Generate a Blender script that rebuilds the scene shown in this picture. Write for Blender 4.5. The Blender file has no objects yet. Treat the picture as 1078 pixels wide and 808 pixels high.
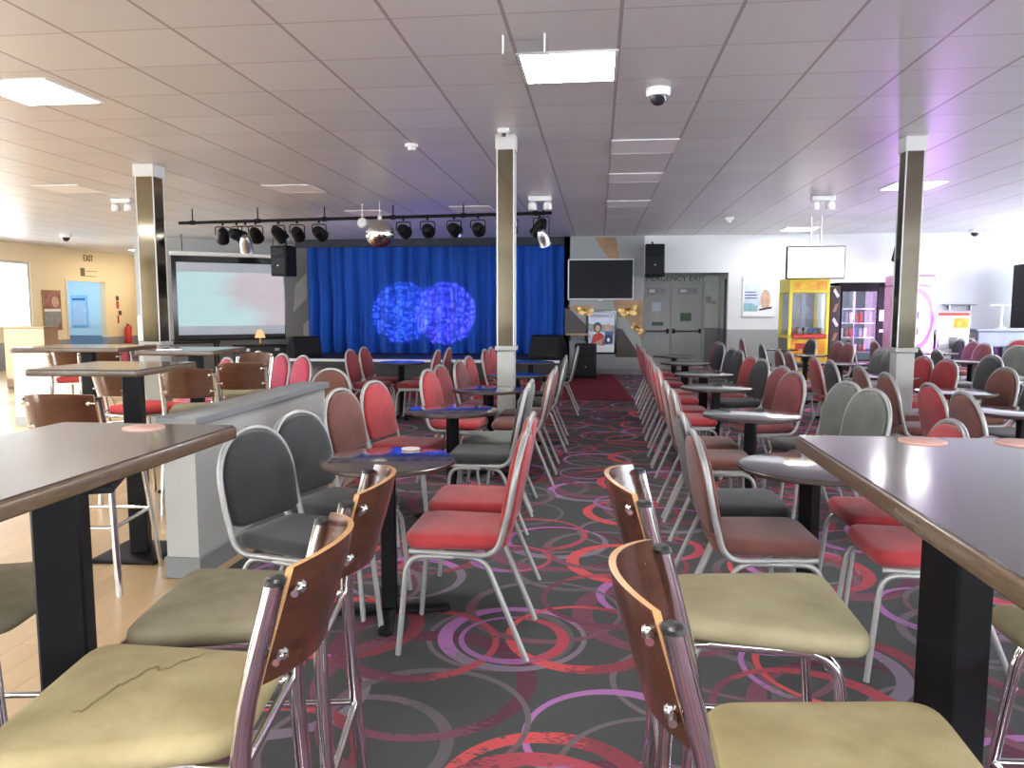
import bpy, bmesh, math, random
from mathutils import Vector, Matrix
PI = math.pi
random.seed(7)
SC = bpy.context.scene
COL = SC.collection

# ------------------------------------------------------------------ materials
def new_mat(name):
    m = bpy.data.materials.new(name)
    m.use_nodes = True
    nt = m.node_tree
    nt.nodes.clear()
    out = nt.nodes.new('ShaderNodeOutputMaterial')
    return m, nt, out

def N(nt, t, **kw):
    n = nt.nodes.new(t)
    for k, v in kw.items():
        setattr(n, k, v)
    return n

def setin(n, k, v):
    n.inputs[k].default_value = v

def mat(name, col, rough=0.5, metal=0.0, spec=0.5, var=0.0, vscale=8.0, bump=0.0, bscale=200.0, col2=None, stretch=None, emit=None, estr=0.0, sheen=0.0, coat=0.0):
    m, nt, out = new_mat(name)
    b = N(nt, 'ShaderNodeBsdfPrincipled')
    c4 = (col[0], col[1], col[2], 1)
    setin(b, 'Base Color', c4); setin(b, 'Roughness', rough); setin(b, 'Metallic', metal)
    setin(b, 'Specular IOR Level', spec)
    if sheen: setin(b, 'Sheen Weight', sheen)
    if coat: setin(b, 'Coat Weight', coat); setin(b, 'Coat Roughness', 0.10)
    if emit:
        setin(b, 'Emission Color', (*emit, 1)); setin(b, 'Emission Strength', estr)
    nt.links.new(b.outputs[0], out.inputs[0])
    tc = N(nt, 'ShaderNodeTexCoord')
    mp = N(nt, 'ShaderNodeMapping')
    nt.links.new(tc.outputs['Object'], mp.inputs[0])
    if stretch: setin(mp, 'Scale', stretch)
    if var > 0:
        nz = N(nt, 'ShaderNodeTexNoise'); setin(nz, 'Scale', vscale); setin(nz, 'Detail', 5.0)
        nt.links.new(mp.outputs[0], nz.inputs['Vector'])
        rp = N(nt, 'ShaderNodeValToRGB')
        c2 = col2 or tuple(max(0, x * (1 - var)) for x in col)
        rp.color_ramp.elements[0].position = 0.32; rp.color_ramp.elements[0].color = (*c2, 1)
        rp.color_ramp.elements[1].position = 0.66; rp.color_ramp.elements[1].color = c4
        nt.links.new(nz.outputs[0], rp.inputs[0]); nt.links.new(rp.outputs[0], b.inputs['Base Color'])
    if bump > 0:
        nb = N(nt, 'ShaderNodeTexNoise'); setin(nb, 'Scale', bscale); setin(nb, 'Detail', 3.0)
        nt.links.new(mp.outputs[0], nb.inputs['Vector'])
        bp = N(nt, 'ShaderNodeBump'); setin(bp, 'Strength', bump); setin(bp, 'Distance', 0.003)
        nt.links.new(nb.outputs[0], bp.inputs['Height']); nt.links.new(bp.outputs[0], b.inputs['Normal'])
    return m

def emis(name, col, s):
    m, nt, out = new_mat(name)
    e = N(nt, 'ShaderNodeEmission'); setin(e, 'Color', (*col, 1)); setin(e, 'Strength', s)
    nt.links.new(e.outputs[0], out.inputs[0])
    return m

def glassy(name, col=(1, 1, 1), gloss=0.12, rough=0.02):
    m, nt, out = new_mat(name)
    t = N(nt, 'ShaderNodeBsdfTransparent'); setin(t, 'Color', (*col, 1))
    g = N(nt, 'ShaderNodeBsdfGlossy'); setin(g, 'Roughness', rough)
    mx = N(nt, 'ShaderNodeMixShader'); setin(mx, 0, gloss)
    nt.links.new(t.outputs[0], mx.inputs[1]); nt.links.new(g.outputs[0], mx.inputs[2])
    nt.links.new(mx.outputs[0], out.inputs[0])
    return m

def mth(nt, op, a, b=None, c=None):
    n = N(nt, 'ShaderNodeMath', operation=op)
    for i, v in enumerate((a, b, c)):
        if v is None: continue
        if isinstance(v, (int, float)): n.inputs[i].default_value = v
        else: nt.links.new(v, n.inputs[i])
    return n.outputs[0]

def vmth(nt, op, a, b=None):
    n = N(nt, 'ShaderNodeVectorMath', operation=op)
    for i, v in enumerate((a, b)):
        if v is None: continue
        if isinstance(v, tuple): n.inputs[i].default_value = v
        else: nt.links.new(v, n.inputs[i])
    return n

def mixc(nt, fac, a, b):
    n = N(nt, 'ShaderNodeMix', data_type='RGBA')
    if isinstance(fac, (int, float)): n.inputs[0].default_value = fac
    else: nt.links.new(fac, n.inputs[0])
    for i, v in ((6, a), (7, b)):
        if isinstance(v, tuple): n.inputs[i].default_value = (*v, 1)
        else: nt.links.new(v, n.inputs[i])
    return n.outputs[2]

def carpet_mat():
    m, nt, out = new_mat('ring_carpet')
    b = N(nt, 'ShaderNodeBsdfPrincipled'); setin(b, 'Roughness', 0.95); setin(b, 'Specular IOR Level', 0.1)
    tc = N(nt, 'ShaderNodeTexCoord')
    P = tc.outputs['Object']
    nz = N(nt, 'ShaderNodeTexNoise'); setin(nz, 'Scale', 16.0); setin(nz, 'Detail', 4.0); setin(nz, 'Roughness', 0.7)
    mpz = N(nt, 'ShaderNodeMapping'); setin(mpz, 'Scale', (1.0, 2.6, 1.0)); nt.links.new(P, mpz.inputs[0]); nt.links.new(mpz.outputs[0], nz.inputs['Vector'])
    nf = N(nt, 'ShaderNodeTexNoise'); setin(nf, 'Scale', 260.0); setin(nf, 'Detail', 2.0)
    nt.links.new(P, nf.inputs['Vector'])
    col = mixc(nt, nf.outputs[0], (0.050, 0.054, 0.053), (0.100, 0.105, 0.103))
    # spacing, offset, rotation, radius, width, crescent, colourA, colourB, broken
    layers = [
        (0.86, (0.13, 0.31), 0.35, 0.36, 0.038, 0.012, (0.17, 0.135, 0.155), (0.13, 0.115, 0.125), False),
        (1.10, (0.55, 0.12), -0.6, 0.38, 0.062, 0.026, (0.19, 0.075, 0.105), (0.12, 0.045, 0.070), True),
        (0.92, (0.37, 0.78), 0.9, 0.34, 0.046, 0.022, (0.38, 0.16, 0.38), (0.21, 0.17, 0.22), False),
        (1.00, (0.81, 0.47), 0.1, 0.33, 0.046, 0.024, (0.58, 0.095, 0.10), (0.25, 0.06, 0.075), True),
        (0.97, (0.63, 0.91), 1.9, 0.37, 0.034, 0.014, (0.15, 0.13, 0.14), (0.19, 0.09, 0.11), False),
        (1.15, (0.21, 0.05), 2.6, 0.30, 0.045, 0.022, (0.40, 0.075, 0.095), (0.17, 0.06, 0.085), True),
        (1.05, (0.05, 0.66), -0.25, 0.22, 0.034, 0.016, (0.31, 0.14, 0.33), (0.42, 0.075, 0.10), False),
    ]
    for (s, off, rot, r, w, cr, ca, cb, broken) in layers:
        mp = N(nt, 'ShaderNodeMapping'); setin(mp, 'Location', (off[0], off[1], 0)); setin(mp, 'Rotation', (0, 0, rot)); setin(mp, 'Scale', (1 / s, 1 / s, 0))
        nt.links.new(P, mp.inputs[0])
        fl = vmth(nt, 'FLOOR', mp.outputs[0]).outputs[0]
        fr = vmth(nt, 'SUBTRACT', vmth(nt, 'FRACTION', mp.outputs[0]).outputs[0], (0.5, 0.5, 0)).outputs[0]
        wn = N(nt, 'ShaderNodeTexWhiteNoise', noise_dimensions='3D'); nt.links.new(fl, wn.inputs['Vector'])
        rnd = vmth(nt, 'SUBTRACT', wn.outputs['Color'], (0.5, 0.5, 0.5)).outputs[0]
        jit = vmth(nt, 'MULTIPLY', rnd, (0.16, 0.16, 0)).outputs[0]
        q = vmth(nt, 'SUBTRACT', fr, jit).outputs[0]
        d1 = vmth(nt, 'LENGTH', q).outputs['Value']
        sh = vmth(nt, 'NORMALIZE', vmth(nt, 'MULTIPLY', rnd, (1, 1, 0)).outputs[0]).outputs[0]
        q2 = vmth(nt, 'SUBTRACT', q, vmth(nt, 'MULTIPLY', sh, (cr, cr, 0)).outputs[0]).outputs[0]
        d2 = vmth(nt, 'LENGTH', q2).outputs['Value']
        mask = mth(nt, 'MULTIPLY', mth(nt, 'LESS_THAN', d1, r), mth(nt, 'GREATER_THAN', d2, r - w))
        if broken:
            mask = mth(nt, 'MULTIPLY', mask, mth(nt, 'GREATER_THAN', nz.outputs[0], 0.40))
        sepx = N(nt, 'ShaderNodeSeparateXYZ'); nt.links.new(q, sepx.inputs[0])
        g = mth(nt, 'GREATER_THAN', mth(nt, 'ADD', mth(nt, 'MULTIPLY', sepx.outputs[0], 1.2), mth(nt, 'ADD', nz.outputs[0], -0.52)), 0.0)
        cc = mixc(nt, g, ca, cb)
        col = mixc(nt, mask, col, cc)
    nt.links.new(col, b.inputs['Base Color'])
    bp = N(nt, 'ShaderNodeBump'); setin(bp, 'Strength', 0.35); setin(bp, 'Distance', 0.004)
    nt.links.new(nf.outputs[0], bp.inputs['Height']); nt.links.new(bp.outputs[0], b.inputs['Normal'])
    nt.links.new(b.outputs[0], out.inputs[0])
    return m

def wood_floor_mat():
    m, nt, out = new_mat('oak_floor')
    b = N(nt, 'ShaderNodeBsdfPrincipled'); setin(b, 'Roughness', 0.32)
    tc = N(nt, 'ShaderNodeTexCoord')
    mp = N(nt, 'ShaderNodeMapping'); setin(mp, 'Rotation', (0, 0, PI / 2))
    nt.links.new(tc.outputs['Object'], mp.inputs[0])
    br = N(nt, 'ShaderNodeTexBrick'); setin(br, 'Scale', 1.0); setin(br, 'Brick Width', 1.1); setin(br, 'Row Height', 0.13); setin(br, 'Mortar Size', 0.0015)
    setin(br, 'Color1', (0.56, 0.38, 0.19, 1)); setin(br, 'Color2', (0.44, 0.28, 0.13, 1)); setin(br, 'Mortar', (0.2, 0.11, 0.05, 1))
    nt.links.new(mp.outputs[0], br.inputs['Vector'])
    mp2 = N(nt, 'ShaderNodeMapping'); setin(mp2, 'Scale', (14, 1.2, 1)); nt.links.new(tc.outputs['Object'], mp2.inputs[0])
    nz = N(nt, 'ShaderNodeTexNoise'); setin(nz, 'Scale', 3.0); setin(nz, 'Detail', 6.0); nt.links.new(mp2.outputs[0], nz.inputs['Vector'])
    c = mixc(nt, mth(nt, 'MULTIPLY', nz.outputs[0], 0.55), br.outputs[0], (0.62, 0.46, 0.27))
    nt.links.new(c, b.inputs['Base Color']); nt.links.new(b.outputs[0], out.inputs[0])
    return m

def ceiling_mat():
    m, nt, out = new_mat('ceiling_tiles')
    b = N(nt, 'ShaderNodeBsdfPrincipled'); setin(b, 'Roughness', 0.36); setin(b, 'Specular IOR Level', 0.42)
    tc = N(nt, 'ShaderNodeTexCoord')
    sp = N(nt, 'ShaderNodeSeparateXYZ'); nt.links.new(tc.outputs['Object'], sp.inputs[0])
    fx = mth(nt, 'FRACT', mth(nt, 'DIVIDE', mth(nt, 'ADD', sp.outputs[0], 59.9), 0.6))
    fy = mth(nt, 'FRACT', mth(nt, 'DIVIDE', mth(nt, 'ADD', sp.outputs[1], 59.58), 0.6))
    def line(f, w): return mth(nt, 'GREATER_THAN', mth(nt, 'ABSOLUTE', mth(nt, 'SUBTRACT', f, 0.5)), 0.5 - w)
    ln = mth(nt, 'MAXIMUM', line(fx, 0.017), mth(nt, 'MULTIPLY', line(fy, 0.012), 0.55))
    fl = vmth(nt, 'FLOOR', vmth(nt, 'DIVIDE', vmth(nt, 'ADD', tc.outputs['Object'], (59.9, 59.58, 0)).outputs[0], (0.6, 0.6, 1)).outputs[0]).outputs[0]
    wn = N(nt, 'ShaderNodeTexWhiteNoise'); nt.links.new(fl, wn.inputs['Vector'])
    nz = N(nt, 'ShaderNodeTexNoise'); setin(nz, 'Scale', 90.0); setin(nz, 'Detail', 3.0); nt.links.new(tc.outputs['Object'], nz.inputs['Vector'])
    base = mixc(nt, wn.outputs[0], (0.72, 0.74, 0.76), (0.78, 0.80, 0.82))
    base = mixc(nt, mth(nt, 'MULTIPLY', nz.outputs[0], 0.12), base, (0.3, 0.29, 0.3))
    c = mixc(nt, ln, base, (0.40, 0.37, 0.38))
    nt.links.new(c, b.inputs['Base Color'])
    bp = N(nt, 'ShaderNodeBump'); setin(bp, 'Strength', 0.15); setin(bp, 'Distance', 0.002)
    nt.links.new(mth(nt, 'MULTIPLY', ln, -1.0), bp.inputs['Height']); nt.links.new(bp.outputs[0], b.inputs['Normal'])
    nt.links.new(b.outputs[0], out.inputs[0])
    return m

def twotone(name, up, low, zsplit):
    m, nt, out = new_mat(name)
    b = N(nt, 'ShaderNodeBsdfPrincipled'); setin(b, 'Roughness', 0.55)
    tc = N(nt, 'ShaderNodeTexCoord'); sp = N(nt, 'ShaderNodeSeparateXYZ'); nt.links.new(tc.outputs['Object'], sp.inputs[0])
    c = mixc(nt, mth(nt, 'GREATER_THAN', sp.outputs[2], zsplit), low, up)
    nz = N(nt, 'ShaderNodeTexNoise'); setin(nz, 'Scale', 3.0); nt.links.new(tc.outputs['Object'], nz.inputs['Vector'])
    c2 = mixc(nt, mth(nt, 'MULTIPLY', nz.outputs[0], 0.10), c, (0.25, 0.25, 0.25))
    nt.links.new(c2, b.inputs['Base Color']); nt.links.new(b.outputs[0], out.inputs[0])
    return m

def screen_mat(name, ca, cb, strength, seed=0.0, thr=0.45, scale=0.9):
    m, nt, out = new_mat(name)
    e = N(nt, 'ShaderNodeEmission'); setin(e, 'Strength', strength)
    tc = N(nt, 'ShaderNodeTexCoord'); mp = N(nt, 'ShaderNodeMapping'); setin(mp, 'Location', (seed, seed, seed)); nt.links.new(tc.outputs['Generated'], mp.inputs[0])
    sp = N(nt, 'ShaderNodeSeparateXYZ'); nt.links.new(tc.outputs['Generated'], sp.inputs[0])
    nz = N(nt, 'ShaderNodeTexNoise'); setin(nz, 'Scale', 3.0 * scale); setin(nz, 'Detail', 6.0); nt.links.new(mp.outputs[0], nz.inputs['Vector'])
    v = mth(nt, 'ADD', mth(nt, 'SUBTRACT', 1.0, sp.outputs[0]), mth(nt, 'MULTIPLY', mth(nt, 'SUBTRACT', nz.outputs[0], 0.5), 0.8))
    v = mth(nt, 'SUBTRACT', v, mth(nt, 'MULTIPLY', sp.outputs[2], 0.35))
    rp = N(nt, 'ShaderNodeValToRGB')
    rp.color_ramp.elements[0].position = thr - 0.22; rp.color_ramp.elements[0].color = (*cb, 1)
    rp.color_ramp.elements[1].position = thr + 0.08; rp.color_ramp.elements[1].color = (*ca, 1)
    nt.links.new(v, rp.inputs[0])
    c = mixc(nt, mth(nt, 'MULTIPLY', nz.outputs[0], 0.4), rp.outputs[0], (1, 1, 1))
    nt.links.new(c, e.inputs[0]); nt.links.new(e.outputs[0], out.inputs[0])
    return m

M = {}
M['carpet'] = carpet_mat()
M['oak'] = wood_floor_mat()
M['burg'] = mat('burgundy_carpet', (0.17, 0.022, 0.035), 0.95, spec=0.1, var=0.3, vscale=5, bump=0.3)
M['ceil'] = ceiling_mat()
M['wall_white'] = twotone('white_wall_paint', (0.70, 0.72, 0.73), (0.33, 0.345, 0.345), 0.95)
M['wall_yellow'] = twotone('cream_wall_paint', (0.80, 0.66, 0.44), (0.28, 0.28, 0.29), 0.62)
M['wall_grey'] = twotone('grey_wall_paint', (0.42, 0.43, 0.42), (0.15, 0.155, 0.16), 0.72)
M['tvblack'] = mat('dark_tv_glass', (0.006, 0.006, 0.007), 0.35, spec=0.12, var=0.1)
M['wall_stage'] = mat('stage_wall_grey', (0.30, 0.315, 0.31), 0.6, var=0.12, vscale=2)
M['corr'] = twotone('corridor_paint', (0.70, 0.80, 0.84), (0.22, 0.28, 0.36), 0.62)
M['alcove'] = twotone('alcove_paint', (0.50, 0.54, 0.49), (0.20, 0.20, 0.20), 0.95)
M['trimw'] = mat('white_gloss_paint', (0.62, 0.62, 0.60), 0.35, var=0.06, vscale=10)
M['bluewhite'] = mat('stage_nosing_white', (0.75, 0.77, 0.80), 0.4, var=0.05)
M['dark'] = mat('black_stage_paint', (0.020, 0.022, 0.025), 0.6, var=0.3, vscale=4)
M['black'] = mat('black_powder_coat', (0.006, 0.006, 0.007), 0.5, spec=0.18, var=0.2, vscale=12)
M['blackg'] = mat('black_gloss', (0.008, 0.008, 0.010), 0.12, var=0.1)
M['plastic'] = mat('black_plastic', (0.008, 0.008, 0.009), 0.55, spec=0.2, var=0.2, bump=0.2, bscale=300)
M['grille'] = mat('speaker_grille_metal', (0.012, 0.012, 0.013), 0.6, spec=0.2, bump=0.6, bscale=400, var=0.1)
M['silver'] = mat('silver_hammered_paint', (0.36, 0.36, 0.345), 0.40, metal=0.45, var=0.10, vscale=60)
M['chrome'] = mat('polished_chrome', (0.72, 0.72, 0.72), 0.10, metal=1.0, var=0.12, vscale=25)
M['cap'] = mat('black_rubber_cap', (0.02, 0.02, 0.02), 0.35, var=0.1)
M['walnut'] = mat('walnut_ply', (0.098, 0.036, 0.020), 0.18, spec=.6, var=0.35, vscale=5, stretch=(1, 1, 9), col2=(0.064, 0.022, 0.011))
M['plyedge'] = mat('beech_ply_edge', (0.62, 0.34, 0.14), 0.35, var=0.3, vscale=20, stretch=(1, 1, 12))
M['tabtop'] = mat('dark_laminate', (0.066, 0.052, 0.052), 0.20, spec=0.6, coat=0.45, var=0.25, vscale=3, stretch=(7, 1, 1))
M['tabedge'] = mat('brown_table_edge', (0.105, 0.068, 0.038), 0.25, var=0.3, vscale=10, stretch=(2, 2, 20))
M['rtop'] = mat('black_brown_laminate', (0.036, 0.028, 0.027), 0.13, spec=0.75, coat=0.9, var=0.3, vscale=9)
M['rrim'] = mat('dark_table_rim', (0.07, 0.05, 0.042), 0.22, var=0.2)
M['pine'] = mat('light_wood_panel', (0.42, 0.265, 0.15), 0.42, var=0.25, vscale=3, stretch=(7, 7, 0.8))
M['halfw'] = mat('half_wall_grey', (0.42, 0.43, 0.40), 0.55, var=0.05, vscale=4)
M['halfsunlit'] = mat('sunlit_white_half_wall', (0.80, 0.80, 0.79), 0.5, var=0.04)  # white raised in the colour to stand in for strong sun on it
M['halfcap'] = mat('half_wall_cap_grey', (0.21, 0.22, 0.225), 0.42, var=0.08, vscale=4)
M['mirror'] = mat('bronze_mirror', (0.25, 0.225, 0.165), 0.08, metal=1.0, var=0.06)
M['pillarp'] = mat('pillar_paint_grey', (0.36, 0.365, 0.33), 0.5, var=0.08, vscale=6)
M['red'] = mat('red_velour', (0.42, 0.040, 0.046), 0.75, spec=0.25, var=0.28, vscale=9, bump=0.25, sheen=0.25)
M['darkred'] = mat('deep_red_velour', (0.26, 0.026, 0.036), 0.75, spec=0.25, var=0.28, vscale=9, bump=0.25, sheen=0.2)
M['pink'] = mat('crimson_velour', (0.52, 0.05, 0.10), 0.75, spec=0.25, var=0.2, vscale=9, bump=0.25, sheen=0.25)
M['brown'] = mat('brown_velour', (0.165, 0.060, 0.045), 0.75, spec=0.25, var=0.30, vscale=8, bump=0.25, sheen=0.2)
M['maroon'] = mat('maroon_velour', (0.19, 0.045, 0.048), 0.75, spec=0.25, var=0.30, vscale=8, bump=0.25, sheen=0.2)
M['charcoal'] = mat('charcoal_velour', (0.038, 0.040, 0.040), 0.75, spec=0.25, var=0.35, vscale=7, bump=0.25, sheen=0.2)
M['greyg'] = mat('grey_green_velour', (0.135, 0.145, 0.128), 0.75, spec=0.25, var=0.25, vscale=7, bump=0.25, sheen=0.2)
M['navy'] = mat('navy_leatherette', (0.012, 0.016, 0.035), 0.4, var=0.2)
M['olive'] = mat('worn_olive_suede', (0.44, 0.37, 0.20), 0.9, spec=0.15, var=0.5, vscale=5.5, bump=0.35, bscale=60, col2=(0.27, 0.215, 0.105))
M['oliveg'] = mat('worn_grey_olive_suede', (0.29, 0.255, 0.17), 0.9, spec=0.15, var=0.5, vscale=5.5, bump=0.35, bscale=60, col2=(0.17, 0.145, 0.09))
M['khaki'] = mat('worn_khaki_suede', (0.37, 0.33, 0.205), 0.9, spec=0.15, var=0.5, vscale=5.0, bump=0.35, bscale=60, col2=(0.25, 0.215, 0.125))
M['redseat'] = mat('red_stool_fabric', (0.52, 0.06, 0.06), 0.8, spec=0.2, var=0.2, bump=0.2)
M['crease'] = mat('seat_crease', (0.20, 0.155, 0.07), 0.95, var=0.2)
M['curtain'] = mat('blue_velvet', (0.016, 0.085, 0.42), 0.8, spec=0.12, var=0.25, vscale=3, stretch=(3, 1, 0.4), sheen=0.04)
M['valance'] = mat('dark_valance', (0.030, 0.036, 0.050), 0.8, var=0.2)
M['led'] = emis('led_diffuser', (1.0, 1.0, 1.0), 24.0)
M['ledoff'] = mat('unlit_diffuser', (0.96, 0.96, 0.98), 0.5, var=0.04)
M['whitep'] = mat('white_plastic', (0.80, 0.80, 0.80), 0.35, var=0.05)
M['smoked'] = mat('smoked_dome', (0.02, 0.02, 0.025), 0.08, var=0.05)
M['glass'] = glassy('clear_glass', gloss=0.04)
M['acrylic'] = glassy('clear_acrylic', (0.93, 0.96, 0.97), 0.14)
M['yellow'] = mat('yellow_cabinet', (0.83, 0.68, 0.04), 0.35, var=0.1)
M['orange'] = mat('orange_print', (0.80, 0.22, 0.02), 0.4, var=0.55, vscale=9, col2=(0.80, 0.60, 0.03))
M['redp'] = mat('red_paint', (0.55, 0.025, 0.02), 0.35, var=0.12)
M['gold'] = mat('gold_leaf', (0.42, 0.27, 0.10), 0.32, metal=0.9, var=0.4, vscale=14)
M['brownp'] = mat('mural_brown', (0.055, 0.038, 0.032), 0.5, var=0.25)
M['shapew'] = mat('wall_shape_cream', (0.80, 0.79, 0.76), 0.5, var=0.06)
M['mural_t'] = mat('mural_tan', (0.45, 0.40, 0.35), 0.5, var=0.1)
M['copper'] = mat('mural_copper', (0.36, 0.20, 0.09), 0.4, var=0.4, vscale=4)
M['doorp'] = mat('grey_door_paint', (0.40, 0.42, 0.40), 0.5, var=0.06)
M['green'] = mat('exit_green', (0.03, 0.10, 0.05), 0.5, var=0.1)
M['ink'] = mat('sign_ink', (0.045, 0.05, 0.045), 0.5, var=0.1)
M['bronzeink'] = mat('bronze_letters', (0.12, 0.085, 0.035), 0.5, var=0.1)
M['paper'] = mat('white_paper', (0.82, 0.83, 0.84), 0.6, var=0.04)
M['paperb'] = mat('pale_blue_print', (0.62, 0.68, 0.80), 0.5, var=0.15)
M['teal'] = mat('teal_print', (0.28, 0.52, 0.58), 0.5, var=0.2)
M['skin'] = mat('warm_print', (0.62, 0.40, 0.30), 0.5, var=0.3, vscale=20)
M['bluep'] = mat('blue_print', (0.05, 0.11, 0.30), 0.5, var=0.3)
M['navyp'] = mat('dark_blue_print', (0.03, 0.035, 0.10), 0.5, var=0.2)
M['cyanp'] = mat('light_blue_print', (0.36, 0.62, 0.85), 0.5, var=0.15)
M['reddishp'] = mat('dusty_red_print', (0.40, 0.16, 0.14), 0.5, var=0.6, vscale=6)
M['greyp'] = mat('grey_print', (0.30, 0.31, 0.32), 0.5, var=0.3, vscale=8)
M['coastp'] = mat('pale_coaster', (0.72, 0.66, 0.62), 0.5, var=0.15)
M['coastr'] = mat('pink_beer_mat', (0.62, 0.36, 0.30), 0.5, var=0.3)
M['scrL'] = screen_mat('projected_image', (0.60, 0.93, 0.97), (0.72, 0.62, 0.70), 0.37, 0.0, 0.33)
M['scrT'] = screen_mat('tv_image', (1.0, 0.97, 1.0), (0.95, 0.66, 0.72), 1.5, 3.0, 0.30)
M['scrgrey'] = mat('screen_border_grey', (0.38, 0.42, 0.48), 0.6, var=0.04, emit=(0.38, 0.42, 0.48), estr=0.12)
M['pinkglow'] = emis('pink_neon', (0.56, 0.20, 1.0), 26.0)
M['whiteglow'] = emis('white_glow_panel', (0.86, 0.55, 1.0), 5.0)
M['pinkp'] = mat('pink_panel', (0.72, 0.38, 0.66), 0.4, var=0.2)
M['vendin'] = mat('vending_interior', (0.10, 0.12, 0.15), 0.5, var=0.2, emit=(0.16, 0.2, 0.26), estr=0.35)
M['lampglow'] = emis('warm_lamp', (1.0, 0.60, 0.30), 0.55)
M['blueglow'] = emis('blue_led', (0.25, 0.3, 1.0), 8.0)
M['doorglow'] = emis('lit_wall_light', (1.0, 0.92, 0.75), 3.0)
M['orangeb'] = mat('orange_prize_balls', (0.75, 0.25, 0.08), 0.4, var=0.3)
M['bluegrey'] = mat('counter_blue_grey', (0.36, 0.40, 0.50), 0.4, var=0.1)
M['tilemirror'] = mat('mirror_ball_tiles', (0.80, 0.78, 0.76), 0.06, metal=1.0, var=0.15, vscale=40)
M['steel'] = mat('bare_steel', (0.55, 0.56, 0.58), 0.3, metal=0.9, var=0.15, vscale=30)
SNACK = [mat('snack_' + n, c, 0.4, var=0.2) for n, c in (('red', (0.5, 0.05, 0.04)), ('white', (0.7, 0.7, 0.72)), ('blue', (0.08, 0.2, 0.5)), ('brown', (0.22, 0.10, 0.05)), ('grey', (0.35, 0.36, 0.38)))]

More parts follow.
